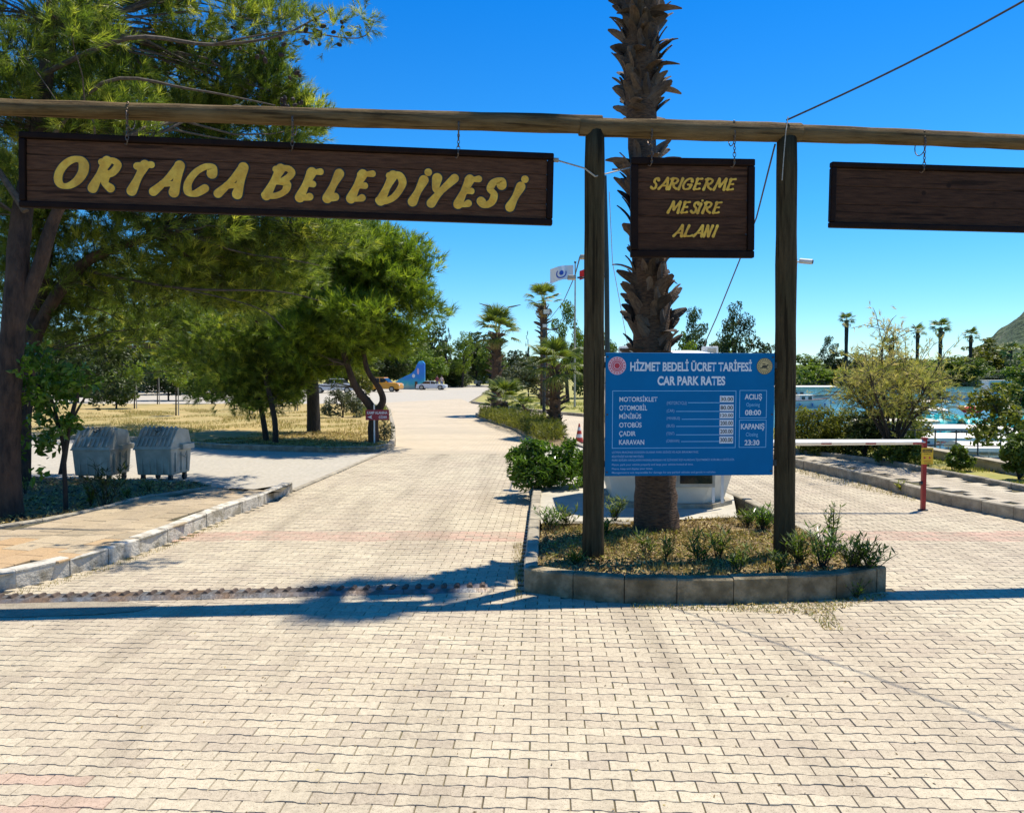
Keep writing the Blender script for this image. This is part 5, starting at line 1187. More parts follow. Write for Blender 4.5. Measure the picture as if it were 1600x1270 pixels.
litter('green_weeds', 'low green weeds spread among the dry leaves of the bed', [(.3, 7.2), (3.2, 7.3), (3.1, 8.6), (.5, 8.9)], .18, 1700, .035, 'leaf_yellowgreen', lift=.05, spread=1.2)
litter('leaf_litter', 'brown needles and leaves lying on the soil under the left pines', [tuple(p) for p in lb], .145, 9000, .07, 'litter', lift=.03, spread=.8)
blades('dry_grass', 'dead grass sprouting from the soil under the left pines', [tuple(p) for p in lb], .14, 5000, .09, 'straw', .004, 1.2)
litter('road_debris', 'scattered dry leaves and crumbs on the road', [(-3.5, 3.4), (3.8, 3.4), (6.0, 8.6), (4, 6.4), (-4, 6.4)], .001, 260, .02, 'litter', lift=.004)
jp = [P2([g(x, y)])[0] for x, y in ((985, 944), (1100, 946), (1270, 941), (1385, 926), (1385, 934), (1300, 955), (1318, 985), (1290, 985), (1262, 960), (1130, 955), (985, 951))]
litter('moss', 'yellow moss and dead weeds at the foot of the front kerb', jp, .001, 600, .028, 'litter', lift=.012)
blades('weed_tufts', 'short yellow green weeds in the paver joints by the front kerb', jp, -.002, 900, .035, 'grass', .003)
blades('joint_weeds', 'thin weeds in the joints along the left side of the bed kerb', [P2([g(x, y)])[0] for x, y in ((802, 850), (818, 850), (817, 935), (806, 940))], -.004, 350, .05, 'straw', .003)
blades('joint_weeds', 'dry weeds along the foot of the left kerb', [P2([g(x, y)])[0] for x, y in ((10, 926), (130, 896), (250, 856), (350, 814), (362, 814), (262, 858), (142, 900), (30, 932))], -.004, 500, .04, 'straw', .003)
blades('joint_weeds', 'weeds along the foot of the right kerb', [P2([g(x, y)])[0] for x, y in ((1241, 732), (1312, 748), (1374, 762), (1430, 780), (1430, 785), (1360, 768), (1290, 752), (1235, 736))], -.004, 700, .06, 'straw', .004)
gi_front = [tuple(g(x, y, .1))[:2] for x, y in ((60, 684), (190, 684), (350, 699), (537, 703), (590, 702), (608, 695), (605, 660), (598, 640), (200, 640), (0, 640))]
blades('dry_grass', 'yellow dry grass covering the pine island', gi_front, .10, 40000, .10, 'straw', .010, .5)
blades('green_grass', 'greener grass at the far tip of the pine island', [tuple(g(x, y, .1))[:2] for x, y in ((560, 640), (600, 640), (606, 655), (570, 650))], .10, 3500, .30, 'grass', .02)
litter('leaf_litter', 'fallen needles shaded under the pines of the island', [tuple(g(x, y, .1))[:2] for x, y in ((300, 692), (537, 703), (600, 700), (600, 676), (420, 676))], .12, 9000, .07, 'litter')
blades('green_grass', 'thin green and yellow grass along the harbour wall', [tuple(p) for p in strip], .20, 14000, .07, 'grass', .006, .9)
lawnp = [(-2, 52), (-.2, 44.3), (1.3, 40), (3.3, 38), (5, 29), (6, 22), (8, 21.5), (10, 32), (14, 55), (0, 60)]
blades('green_grass', 'patchy grass on the lawn beyond the right hand road', lawnp, .10, 16000, .14, 'grass', .016, .35)
# median ground cover
mp_ = [tuple(g(x, y, .15))[:2] for x, y in ((750, 653), (775, 662), (808, 672), (838, 690), (850, 694), (884, 690), (868, 668), (800, 655), (750, 649))]
p = scatter_poly(mp_, 5200); P = np.column_stack([p, .15 + .38*RNG.random(5200)**1.3]); D = unit(5200); D[:, 2] = np.abs(D[:, 2]); co, f, t = tufts(P[:5200], D, 7, .12, .016, open_=.5)
tag(npobj('ground_cover', npmesh('ground_cover', co, f, t), M['leaf_yellowgreen']), 'low scrubby green plants filling the long median', kind='stuff')

# ------------------------------------------------------------------ smaller palms
def small_palm(label, base, ctop, r, trad, nf, dry=4, meshes=None, nb=30, seed=1, squash=1.0, el=(-.5, 1.3), group=None, bscale=.8):
    root = thing('palm_tree', label, 'palm', tuple(base), group=group); base = Vector(base); ctop = Vector(ctop)
    trunk_rings([base - Vector((0, 0, .05)), base.lerp(ctop, .5), ctop], [trad*1.15, trad, trad*.8], 'trunk', M['palmbark'], root, 12)
    if nb: boots(root, lambda z: (base.lerp(ctop, (z-base.z)/(ctop.z-base.z)), trad*.95), base.z + .1, ctop.z - .02, nb, None, bscale, (.2, .6), .1, seed)
    crown(root, ctop - base, r, nf, dry, el, meshes, squash, seed); return root
b0 = g(868, 676, .15); small_palm('leafy palm on the long median just left of the gate post', b0, at(866, 574, b0.y), 1.05, .17, 24, 6, nb=70, seed=21)
b0 = g(776, 645, .12); small_palm('palm behind the young palms, with a lamp post rising above it', b0, at(776, 520, b0.y), 1.30, .24, 24, 7, nb=70, seed=22, bscale=1.1)
b0 = g(790, 651, .15); small_palm('young bushy palm low at the tip of the median', b0, at(788, 628, b0.y), 1.15, .14, 22, 2, nb=12, seed=23)
b0 = g(822, 652, .15); small_palm('smallest young palm between the bushy palm and the lamp post', b0, at(822, 638, b0.y), .55, .10, 16, 1, nb=8, seed=24)
b0 = g(851, 634, .12); small_palm('tall ragged palm with white boxes on its trunk, left of the white flag', b0, at(849, 474, b0.y), 1.25, .22, 16, 12, nb=80, seed=25, el=(-.2, 1.45), bscale=1.2)
for i, (px, py, top, r, Y, lab) in enumerate(((1323, 560, 500, 1.9, 150, 'distant tall palm, leftmost of those on the skyline by the harbour'), (1434, 560, 518, 2.0, 165, 'distant palm with a shaggy neck above the feathery tree'), (1470, 566, 512, 2.3, 150, 'distant tall palm with drooping leaves, tallest trunk on the right'),
        (1517, 560, 524, 2.1, 175, 'distant palm in front of the rocky hill'), (1392, 575, 538, 2.1, 140, 'distant low palm half hidden behind the feathery tree'), (1578, 580, 548, 2.1, 130, 'palm sunk between the round trees at the right edge'))):
    Y *= 1.27; r *= 1.27; t_ = at(px, top, Y); root = thing('palm_tree', lab, 'palm', (t_.x, t_.y, 0)); trunk_rings([(t_.x, t_.y, 0), t_*.5 + Vector((t_.x*.5, t_.y*.5, 0)), t_], [.55, .42, .5], 'trunk', M['bark_dark'], root, 8)
    crown(root, t_ - root.location, r*1.25, 14, 5 if i != 2 else 9, (-.5, 1.2), FRS, 1.0, 40+i)

# ------------------------------------------------------------------ tree prototypes for the background
def proto(kind, seed, n):
    rng = np.random.default_rng(seed)
    if kind == 'round': env = [((0, 0, .60), (.36, .36, .33)), ((.18, .1, .42), (.27, .27, .22)), ((-.2, -.05, .45), (.26, .26, .24)), ((0, -.15, .35), (.3, .2, .2))]; cl, cr, sz, asp = 70, .10, .05, .6
    elif kind == 'bush': env = [((0, 0, .42), (.42, .42, .50)), ((.25, 0, .3), (.28, .3, .34)), ((-.25, .05, .32), (.28, .3, .36))]; cl, cr, sz, asp = 70, .11, .06, .55
    elif kind == 'lacy': env = [((0, 0, .62), (.3, .3, .33)), ((.25, 0, .72), (.16, .16, .14)), ((-.25, .1, .66), (.18, .16, .13)), ((.05, 0, .88), (.16, .14, .1)), ((-.12, 0, .42), (.24, .24, .14))]; cl, cr, sz, asp = 42, .085, .035, .5
    elif kind == 'cone': env = [((0, 0, .12+.085*i), (.30*(1-i/11)+.03,)*2 + (.06,)) for i in range(10)]; cl, cr, sz, asp = 80, .06, .045, .3
    C, _, _ = sample(env, cl, rng, inner=.45); bl = [(tuple(c), cr*rng.uniform(.6, 1.45)*np.array((1, 1, .8))) for c in C]; P, D, k = sample(bl, n, rng, inner=.45)
    co, f, t = leaves(P, D, sz, rng, asp, .9, 0, k, .3); return npmesh('crown', co, f, t)
PROTO = {'round': [proto('round', s, 5200) for s in (1, 2, 3)], 'bush': [proto('bush', s, 5000) for s in (4, 5)], 'lacy': [proto('lacy', s, 4200) for s in (6, 7)], 'cone': [proto('cone', 8, 4200)]}
VAR = {}
def bg_tree(kind, m, px, top, wpx, Y, label, bot=None, name='tree', z0=0.0, group='trees along the far side'):
    if px > 1240 and Y > 149: Y *= 1.27
    t_ = at(px, top, Y); h = t_.z - z0; w_ = wpx*Y/1200; i = len(VAR) + 1; pr = PROTO[kind][i % len(PROTO[kind])]; key = (pr.name, m)
    if key not in VAR:
        me = pr.copy(); me.name = 'crown'; me.materials.clear(); me.materials.append(M[m]); VAR[key] = me
    root = thing(name, label, 'tree' if name != 'bush' else 'bush', (t_.x, t_.y, z0), group=group)
    o = bpy.data.objects.new('crown', VAR[key]); link(o); o.parent = root; z1 = 0
    zoff = 0 if bot is None else at(px, bot, Y).z - z0 - .15*h
    o.scale = (w_, w_*.9, h*1.02); o.rotation_euler = (0, 0, random.uniform(0, 6.28))
    if kind != 'bush':
        MB().tube([(0, 0, -.1), (random.uniform(-.03, .03)*h, 0, h*.3), (random.uniform(-.04, .04)*h, 0, h*.62)], [h*.022, h*.018, h*.009], 7, jit=.1).build('trunk', M['bark_dark'], root)
        bm_ = MB()
        for q in range(4): bm_.tube([(0, 0, h*.3), (random.uniform(-.2, .2)*w_, random.uniform(-.2, .2)*w_, h*.6)], [h*.011, h*.005], 5)
        bm_.build('limbs', M['bark_dark'], root)
    return root
T = bg_tree
# left background under and behind the pines
for i, (px, top, w_, Y, k, m) in enumerate(((-30, 500, 200, 70, 'round', 'leaf_dark'), (60, 505, 190, 78, 'round', 'leaf_mid'), (150, 515, 170, 68, 'bush', 'leaf_dark'), (215, 500, 170, 82, 'round', 'leaf_dark'), (290, 510, 160, 74, 'round', 'leaf_mid'), (350, 505, 170, 90, 'round', 'leaf_dark'), (420, 500, 150, 76, 'round', 'leaf_dark'), (480, 510, 140, 95, 'round', 'leaf_mid'), (540, 500, 150, 102, 'round', 'leaf_dark'), (600, 505, 130, 110, 'round', 'leaf_dark'))):
    T(k, m, px, top, w_, Y, f'dark tree behind the dry grass field, {("first","second","third","fourth","fifth","sixth","seventh","eighth","ninth","tenth")[i]} from the left', group='dark trees behind the pines')
for i, (px, top, w_, Y, m) in enumerate(((20, 560, 90, 44, 'leaf_mid'), (120, 556, 100, 52, 'leaf_dark'), (180, 570, 80, 40, 'leaf_mid'), (262, 560, 100, 56, 'leaf_dark'), (330, 566, 90, 48, 'leaf_mid'), (385, 560, 80, 58, 'leaf_dark'), (455, 562, 70, 60, 'leaf_mid'))):
    T('round', m, px, top, w_, Y, f'low tree standing in the dry field, {("first","second","third","fourth","fifth","sixth","seventh")[i]} from the left', name='small_tree', group='low trees in the dry field')
T('round', 'leaf_mid', 640, 506, 90, 118, 'mid green tree right above the blue painted stand'); T('round', 'leaf_dark', 672, 498, 80, 128, 'dark tree right of the pine crown on the skyline'); T('cone', 'leaf_dark', 697, 486, 44, 125, 'dark pointed conifer on the skyline left of the street lamp')
T('round', 'leaf_light', 668, 545, 70, 100, 'bright green low tree behind the white car', name='small_tree'); T('round', 'leaf_mid', 700, 530, 80, 112, 'spreading green tree in the row behind the parking, left one'); T('lacy', 'leaf_light', 722, 520, 66, 108, 'bright lacy tree in the row behind the parking'); T('round', 'leaf_dark', 745, 515, 80, 122, 'dark tree at the parking edge above the silver car')
T('round', 'leaf_mid', 765, 535, 70, 115, 'green tree behind the lamp lit palm'); T('bush', 'leaf_dark', 715, 570, 70, 112, 'dark shrubs at the edge of the parking', name='bush'); T('round', 'leaf_dark', 800, 545, 80, 118, 'dark round tree below the gap in the skyline'); T('cone', 'leaf_dark', 824, 513, 18, 130, 'tiny pointed conifer top in the gap between the palms')
T('round', 'leaf_olive', 826, 560, 84, 62, 'grey green olive tree behind the smallest palm'); T('round', 'leaf_olive', 790, 575, 60, 66, 'small grey green olive tree left of the other olive'); T('lacy', 'leaf_light', 888, 478, 78, 50, 'tall light green tree behind the white flag pole'); T('round', 'leaf_mid', 915, 520, 80, 58, 'green tree hidden behind the left gate post'); T('round', 'leaf_mid', 860, 560, 70, 70, 'green tree behind the leafy median palm'); T('lacy', 'leaf_mid', 950, 520, 70, 60, 'small leafy tree between post and booth'); T('round', 'leaf_dark', 990, 535, 90, 80, 'dark tree behind the booth on the left')
T('lacy', 'leaf_dark', 1084, 487, 84, 60, 'dark open pine behind the booth, left of two'); T('lacy', 'leaf_dark', 1150, 474, 98, 64, 'dark open pine behind the booth, right of two and taller'); T('bush', 'leaf_light', 1072, 518, 60, 48, 'bright green bush right above the booth roof', name='bush'); T('round', 'leaf_mid', 1120, 520, 100, 66, 'green tree under the open pines behind the booth'); T('round', 'leaf_dark', 1185, 522, 70, 70, 'dark tree beside the right gate post')
T('lacy', 'leaf_dark', 1205, 540, 60, 75, 'thin dark tree touching the right gate post')
# right, across the harbour
T('bush', 'leaf_mid', 1250, 550, 80, 175, 'dark tree across the harbour right of the post'); T('lacy', 'leaf_dark', 1294, 528, 48, 178, 'open topped dark tree on the far harbour shore'); T('bush', 'leaf_light', 1264, 566, 70, 168, 'yellow green shrubs on the far harbour shore', name='bush'); T('bush', 'leaf_light', 1312, 574, 90, 166, 'green shrubs right of the yellow green ones', name='bush'); T('round', 'leaf_dark', 1335, 545, 90, 182, 'dark tree behind the leftmost skyline palm')
T('bush', 'leaf_mid', 1380, 556, 100, 180, 'green tree behind the feathery tree'); T('bush', 'leaf_mid', 1430, 556, 90, 185, 'dark tree between the two skyline palms'); T('bush', 'leaf_light', 1478, 560, 100, 172, 'round green tree left of the white cabin boat'); T('bush', 'leaf_light', 1456, 592, 76, 158, 'low bush at the water left of the white cabin boat', name='bush'); T('bush', 'leaf_yellowgreen', 1545, 528, 120, 190, 'broad olive green tree in front of the hill'); T('bush', 'leaf_mid', 1505, 552, 84, 165, 'green tree just above the white cabin boat')
T('round', 'leaf_dark', 1600, 560, 80, 120, 'dark tree at the right edge across the water'); T('bush', 'leaf_mid', 1612, 552, 100, 80, 'large leafy bush at the right edge beyond the boats', name='bush', z0=-1.2); T('bush', 'leaf_yellowgreen', 1360, 600, 60, 160, 'reeds at the water edge behind the feathery tree', name='bush', z0=-1.2)
T('round', 'leaf_mid', 1660, 520, 140, 150, 'tree past the right edge of the view'); T('bush', 'leaf_dark', 1560, 585, 70, 155, 'dark bushes behind the roof of the white cabin boat', name='bush')

hp_ = HARB[5:9]; n = 5200; k = RNG.integers(0, 3, n); u = RNG.random(n)[:, None]; A_ = np.array(hp_)[k]; B_ = np.array(hp_)[k+1]; P = A_*(1-u) + B_*u + RNG.normal(size=(n, 2))*1.2
P = np.column_stack([P, -1.5 + 4.2*RNG.random(n)**1.2]); co, f, t = leaves(P, unit(n), 1.0, aspect=.5); tag(npobj('shore_reeds', npmesh('shore_reeds', co, f, t), M['leaf_mid']), 'reeds and low scrub along the far water edge', kind='stuff')
# a long low wood closes the horizon behind everything
def far_wood():
    rng = np.random.default_rng(99); n = 30000; th = rng.uniform(-.62, .66, n); Y = rng.uniform(230, 300, n); X = Y*np.tan(th*1.1); h = 4.6 + 1.4*np.sin(X*.05) + 1.0*np.sin(X*.17+1); P = np.column_stack([X, Y, h*rng.random(n)**.6]); D = unit(n); co, f, t = leaves(P, D, 2.0, rng, .6, .9)
    tag(npobj('far_wood', npmesh('far_wood', co, f, t), M['leaf_dark']), 'low dark wood along the horizon', kind='stuff')
far_wood()
# saplings with stakes in the yellow field
for i, (px, py, top, lab) in enumerate(((210, 640, 560, 'sapling tied to a stake left of the right bin'), (246, 632, 556, 'light leafed sapling behind the right bin'), (275, 650, 572, 'thin staked sapling right of the bins'), (366, 640, 606, 'tiny sapling in the yellow field'), (390, 648, 612, 'tiny sapling nearest the pair of slim pines'), (461, 642, 600, 'stake with a small shrub left of the thick pine'))):
    b0 = g(px, py, .1); Y = b0.y; s = Y/1200; stemmed('sapling', lab, 'sapling', b0, [([b0, at(px, (py+top)/2, Y), at(px, top+8, Y)], .035, .02)], [((b0.x, Y, at(px, top+14, Y).z), (16*s, 16*s, 13*s)), ((b0.x+6*s, Y, at(px, top+24, Y).z), (12*s, 12*s, 8*s))], 260, .16, 'leaf_light', .5, seed=60+i)
    MB().cyl(Vector((.12, 0, 0)), Vector((.12, 0, (at(px, (py+top)/2-6, Y).z - .1))), .025, 6).build('stake', M['rope'], bpy.data.objects[[o.name for o in sc.objects if o.get('label') == lab][0]])
bush('bush', 'dark round bush between slim pines and the thick pine', g(440, 635, .1), 2.2, 2, 1.7, 1800, .16, 'leaf_dark', .5, 70, 40)
bush('shrub', 'pale shrub left of the forked pine', g(536, 652, .1), 1.9, 1.5, 1.5, 1000, .22, 'leaf_olive', .25, 71, 26)
bush('shrub', 'light green shrub behind the forked pine', g(562, 640, .1), 1.6, 1.5, 3.0, 1300, .22, 'leaf_yellowgreen', .3, 72, 30)
bush('shrub', 'dry weedy shrub beside the pole of the maroon sign', g(600, 690, .12), .7, .6, .75, 800, .10, 'leaf_olive', .2, 73, 20)

# hedge and shrubs of the grass strip
hed = [(1258, 720, 74, 'leftmost oleander shrub of the harbour hedge beside the gate post'), (1290, 722, 78, 'second oleander shrub of the harbour hedge'), (1325, 724, 78, 'third oleander shrub of the harbour hedge'), (1352, 728, 82, 'last and darkest oleander shrub of the harbour hedge')]
for i, (px, py, hp, lab) in enumerate(hed):
    b0 = g(px, py-14, .2); s = b0.y/1200; bush('oleander_bush', lab, b0, 74*s, 1.1, hp*s, 2900, .12, 'leaf_dark' if i == 3 else 'leaf_yellowgreen', .25, 80+i, 48, group='oleander shrubs of the harbour hedge')
for i, (px, py, wp, hp, lab, n_) in enumerate(((1408, 728, 76, 46, 'rounded dark bush behind the barrier boom', 2400), (1499, 738, 34, 40, 'small clipped bush on the grass strip', 900), (1592, 752, 46, 84, 'tall bush at the right edge by the pavement', 2400), (1425, 690, 60, 40, 'yellowish bush at the foot of the feathery tree', 1500))):
    b0 = g(px, py-3, .2); s = b0.y/1200; bush('bush', lab, b0, wp*s*1.15, wp*s, hp*s, n_, .10, 'leaf_mid' if i != 3 else 'leaf_yellowgreen', .4, 90+i, 44, lift=.2)
# feathery tamarisk
b0 = g(1394, 722, .2); Y = b0.y; rng = np.random.default_rng(5); trunks = []; blobs = []
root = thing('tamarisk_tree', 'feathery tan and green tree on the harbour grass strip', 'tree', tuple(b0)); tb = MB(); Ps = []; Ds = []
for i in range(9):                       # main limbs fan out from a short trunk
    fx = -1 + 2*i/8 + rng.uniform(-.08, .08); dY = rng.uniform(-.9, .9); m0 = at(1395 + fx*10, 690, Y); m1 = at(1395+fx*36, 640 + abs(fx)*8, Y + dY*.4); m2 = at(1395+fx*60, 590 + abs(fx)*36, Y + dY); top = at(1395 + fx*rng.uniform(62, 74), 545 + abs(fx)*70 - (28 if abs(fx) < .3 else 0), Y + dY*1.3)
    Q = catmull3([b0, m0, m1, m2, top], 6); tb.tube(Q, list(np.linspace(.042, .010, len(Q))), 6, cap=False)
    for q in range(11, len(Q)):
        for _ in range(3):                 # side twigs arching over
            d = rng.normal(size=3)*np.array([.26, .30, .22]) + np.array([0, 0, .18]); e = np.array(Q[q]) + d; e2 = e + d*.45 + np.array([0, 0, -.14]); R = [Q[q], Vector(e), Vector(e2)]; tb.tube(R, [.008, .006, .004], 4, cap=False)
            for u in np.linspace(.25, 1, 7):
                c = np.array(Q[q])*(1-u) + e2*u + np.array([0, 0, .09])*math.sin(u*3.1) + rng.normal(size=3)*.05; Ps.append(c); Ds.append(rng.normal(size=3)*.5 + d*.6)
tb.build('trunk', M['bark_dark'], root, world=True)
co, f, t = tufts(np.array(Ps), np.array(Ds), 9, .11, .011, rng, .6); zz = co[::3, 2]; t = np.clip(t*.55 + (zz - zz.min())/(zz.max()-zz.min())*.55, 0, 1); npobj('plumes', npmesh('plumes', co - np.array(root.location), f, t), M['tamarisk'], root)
b0 = g(1592, 726, .2); Y = b0.y
stemmed('young_tree', 'leaning young tree with light leaves at the right edge', 'tree', b0, [([b0, at(1580, 690, Y), at(1562, 650, Y), at(1550, 630, Y)], .04, .012), ([at(1580, 690, Y), at(1590, 650, Y), at(1596, 620, Y)], .025, .01)], [pblob(1552, 640, Y, 34, 26), pblob(1575, 625, Y, 26, 22), pblob(1590, 655, Y, 26, 24), pblob(1540, 678, Y, 24, 12), pblob(1600, 690, Y, 18, 20)], 1700, .12, 'leaf_yellowgreen', .45, seed=12, clump=(44, .18))

# ------------------------------------------------------------------ street lamps, flags
p = g(780, 612, 0); ht = at(780, 482, p.y).z; sl = thing('street_lamp', 'tall street lamp with two arms above the palm', 'lamp', tuple(p))
MB().tube([(0, 0, 0), (0, 0, ht)], [.16, .09], 10).build('pole', M['galv'], sl)
s = p.y/1200
for sgn, ex in ((-1, 752), (1, 810)):
    a = at(780, 484, p.y) - p; e = at(ex, 475 if sgn < 0 else 477, p.y) - p; MB().tube([a, a.lerp(e, .5)+Vector((0, 0, .1)), e], .035, 6).build('arm', M['galv'], sl); d = (e-a).normalized()
    MB().tube([e - d*1.1, e - d*.5, e+d*.25], [.05, .075, .03], 8).build('lamp_head', M['dark_metal'], sl)
p = g(850, 664, .15); bl_ = thing('lamp_post', 'black lamp post with a flat box on top standing on the median', 'lamp', tuple(p)); s = p.y/1200; h1 = at(850, 515, p.y).z - p.z
MB().tube([(0, 0, 0), (0, 0, h1)], [.06, .045], 8).build('pole', M['dark_metal'], bl_); MB().box(-.10, .18+.3, -.04, .04, h1-.02, h1+.02).build('arm', M['dark_metal'], bl_); MB().box(.32, .50, -.1, .1, h1+.02, h1+.06).build('lamp_head', M['dark_metal'], bl_)
for i, (px, py, lab) in enumerate(((854, 487, 'upper white floodlight box on the ragged palm trunk'), (851, 509, 'lower white floodlight box on the ragged palm trunk'))):
    q = at(px, py, g(851, 634, .12).y - .55); s = q.y/1200; fl_ = thing('floodlight', lab, 'floodlight', tuple(q)); k = 1 - .35*i
    MB().box(-6*s*k, 6*s*k, -.03, .12, -4.5*s*k, 4.5*s*k).build('housing', M['dark_metal'], fl_, bevel=.02); MB().box(-4.8*s*k, 4.8*s*k, -.045, -.031, -3.5*s*k, 3.5*s*k).build('reflector', M['white_paint'], fl_)
p = g(898, 636, .1); Y = p.y; s = Y/1200; fp = thing('flagpole', 'thin grey flagpole carrying the white flag', 'flagpole', tuple(p)); hf = at(897, 411, Y).z - p.z
MB().tube([(0, 0, 0), (0, 0, hf)], [.06, .035], 8).build('pole', M['galv'], fp); MB().sph((0, 0, hf+.04), .07).build('finial', M['dark_metal'], fp)
M['flag_white'] = mat('white_flag_cloth', (.72,.74,.80), (.66,.68,.74), 5, .8); M['flag_blue'] = mat('blue_flag_emblem', (.03,.10,.50), (.03,.08,.4), 5, .8); M['flag_red'] = mat('red_flag_cloth', (.60,.01,.02), (.5,.01,.02), 5, .8)
def flag(label, px0, px1, yt, yb, Y, m, emb=None, blow=-1):
    o0 = at(px0, yt, Y); fg = thing('flag', label, 'flag', tuple(o0)); nx, nz = 22, 10; w_ = abs(px1-px0)*Y/1200; h_ = (yb-yt)*Y/1200
    def pt(u, v, off=0.0): return (blow*w_*u, .16*math.sin(u*7+v*1.5)*u**.6 + off, -h_*v - .18*h_*u + .10*h_*math.sin(u*5)*u)
    co = [pt(i/nx, j/nz) for j in range(nz+1) for i in range(nx+1)]; f = [(j*(nx+1)+i, j*(nx+1)+i+1, (j+1)*(nx+1)+i+1, (j+1)*(nx+1)+i) for j in range(nz) for i in range(nx)]
    npobj('cloth', npmesh('cloth', co, f, smooth=True), m, fg)
    if emb:
        co = []; f = []; k = 0
        for ring, (r0, r1) in enumerate(((.30, .38), (.0, .16))):
            n = 20
            for i in range(n):
                a = 2*math.pi*i/n; a2 = 2*math.pi*(i+1)/n
                if ring == 0 and math.sin(a) > .55: continue
                for (r_, aa) in ((r0, a), (r1, a), (r1, a2), (r0, a2)): co.append(pt(.52 + r_*math.cos(aa)*h_/w_, .5 - r_*math.sin(aa), -.012))
                f.append((k, k+1, k+2, k+3)); k += 4
        npobj('emblem', npmesh('emblem', co, f), emb, fg)
flag('white flag with a blue emblem blowing to the left', 896, 860, 414, 436, Y, M['flag_white'], M['flag_blue'])
flag('small part of a red flag showing beside the left gate post', 930, 906, 419, 433, Y + 2, M['flag_red'])
q = g(934, 637, .1); q.y = Y+2; q = at(931, 640, Y+2); fp2 = thing('flagpole', 'flagpole of the red flag, hidden behind the left gate post', 'flagpole', (q.x, q.y, .1)); MB().tube([(0, 0, 0), (0, 0, at(931, 404, Y+2).z-.1)], [.06, .035], 8).build('pole', M['galv'], fp2)
# green lamp pole right of the left post, with lamp heads peeping out left of the post
Yp = 14.0; q = at(951, 620, Yp); gp_ = thing('street_lamp', 'slender dark green lamp pole between post and palm', 'lamp', (q.x, q.y, .18)); hp = at(945, 275, Yp).z
MB().tube([(0, 0, 0), (at(948, 420, Yp).x-q.x, 0, at(948, 420, Yp).z-.18), (at(945, 275, Yp).x-q.x, 0, hp-.18)], [.055, .045, .035], 10).build('pole', M['green_metal'], gp_)
for py, xx in ((434, 892), (402, 911)):
    a = at(948, py-2, Yp) - gp_.location; e = at(xx+10, py, Yp) - gp_.location; MB().tube([a, e], .018, 6).build('arm', M['dark_metal'], gp_)
    e = at(xx, py, Yp) - gp_.location; MB().box(e.x-.06, e.x+.09, -.08, .08, e.z-.035, e.z+.04).build('lamp_head', M['galv'], gp_, bevel=.015)
w3 = thing('guy_wire', 'thin slack wire from the lamp arm to the ragged palm', 'wire', tuple(at(906, 402, 14)))
MB().tube([at(906, 402, 14), at(898, 432, 20), at(880, 472, 30), at(858, 500, 44)], .014, 5).build('wire_line', M['cable'], w3, world=True)

# ------------------------------------------------------------------ cars
M['car_white'] = mat('white_car_paint', (.62,.64,.66), (.58,.60,.62), 2, .25); M['car_silver'] = mat('silver_car_paint', (.38,.40,.42), (.35,.37,.39), 2, .3, metal=.5); M['car_yellow'] = mat('orange_yellow_car_paint', (.66,.30,.02), (.6,.26,.02), 2, .25); M['light_red'] = mat('red_tail_light', (.4,.01,.01), (.3,.01,.01), 5, .3)
def car(label, px, py, length, hgt, rz, paint, Y=None):
    p = g(px, py, 0.0); root = thing('parked_car', label, 'car', tuple(p), rz, 'cars parked at the far parking'); L, Hh, W_ = length/2, hgt, .84
    prof = [(-L, .32*Hh), (-L*.99, .52*Hh), (-L*.9, .60*Hh), (-L*.42, .66*Hh), (L*.55, .68*Hh), (L*.95, .62*Hh), (L, .35*Hh), (L*.98, .2*Hh), (-L*.98, .2*Hh)]
    def extr(prof, w_, name, m, bevel=.04, win=0):
        n = len(prof); vs = [(x, -w_, z) for x, z in prof] + [(x, w_, z) for x, z in prof]; b = MB(); b.add(vs, [tuple(range(n))[::-1], tuple(range(n, 2*n))] + [(i, (i+1) % n, n+(i+1) % n, n+i) for i in range(n)]); me = b.build(name, m, root, bevel=bevel); bm = bmesh.new(); bm.from_mesh(me.data); bmesh.ops.recalc_face_normals(bm, faces=bm.faces); bm.to_mesh(me.data); bm.free(); return me
    extr(prof, W_, 'body', paint)
    cab = [(-L*.45, .65*Hh), (-L*.18, .96*Hh), (L*.42, .97*Hh), (L*.72, .66*Hh)]; extr(cab, W_*.86, 'cabin', M['glass'], .03)
    extr([(-L*.20, .945*Hh), (-L*.16, Hh), (L*.40, Hh), (L*.45, .95*Hh)], W_*.84, 'roof', paint, .02)
    for x in (.04, ): MB().box(x*L-.03, x*L+.03, -W_*.87, W_*.87, .66*Hh, .96*Hh).build('pillar', paint, root)
    for x in (-L*.62, L*.62):
        for y in (-W_+.02, W_-.02):
            t = MB().cyl((x, y-.09, .30), (x, y+.09, .30), .30, 18).build('wheel', M['rubber'], root, bevel=.02); MB().cyl((x, y-.10*(1 if y < 0 else -1), .30), (x, y-.095*(1 if y < 0 else -1), .30), .19, 14).build('rim', M['galv'], t)
    for y in (-W_+.18, W_-.18): MB().box(-L-.01, -L+.05, y-.12, y+.12, .42*Hh, .52*Hh).build('headlight', M['white_paint'], root, bevel=.02); MB().box(L-.05, L+.01, y-.1, y+.1, .48*Hh, .6*Hh).build('taillight', M['light_red'], root, bevel=.02)
    for y in (-W_-.06, W_+.06): MB().box(-L*.36, -L*.30, y-.07, y+.07, .66*Hh, .74*Hh).build('mirror', paint, root, bevel=.02)
    return root
car('white saloon car half hidden behind the pine trunks', 522, 614, 4.3, 1.45, math.radians(8), M['car_white'])
car('orange yellow hatchback beside the blue painted stand', 598, 612, 4.2, 1.55, math.radians(170), M['car_yellow'])
car('low white car right of the blue stand with people behind it', 675, 609, 3.6, 1.05, math.radians(176), M['car_white'])
car('silver car parked far right of the parking beside the palm', 762, 603, 4.4, 1.6, math.radians(4), M['car_silver'])
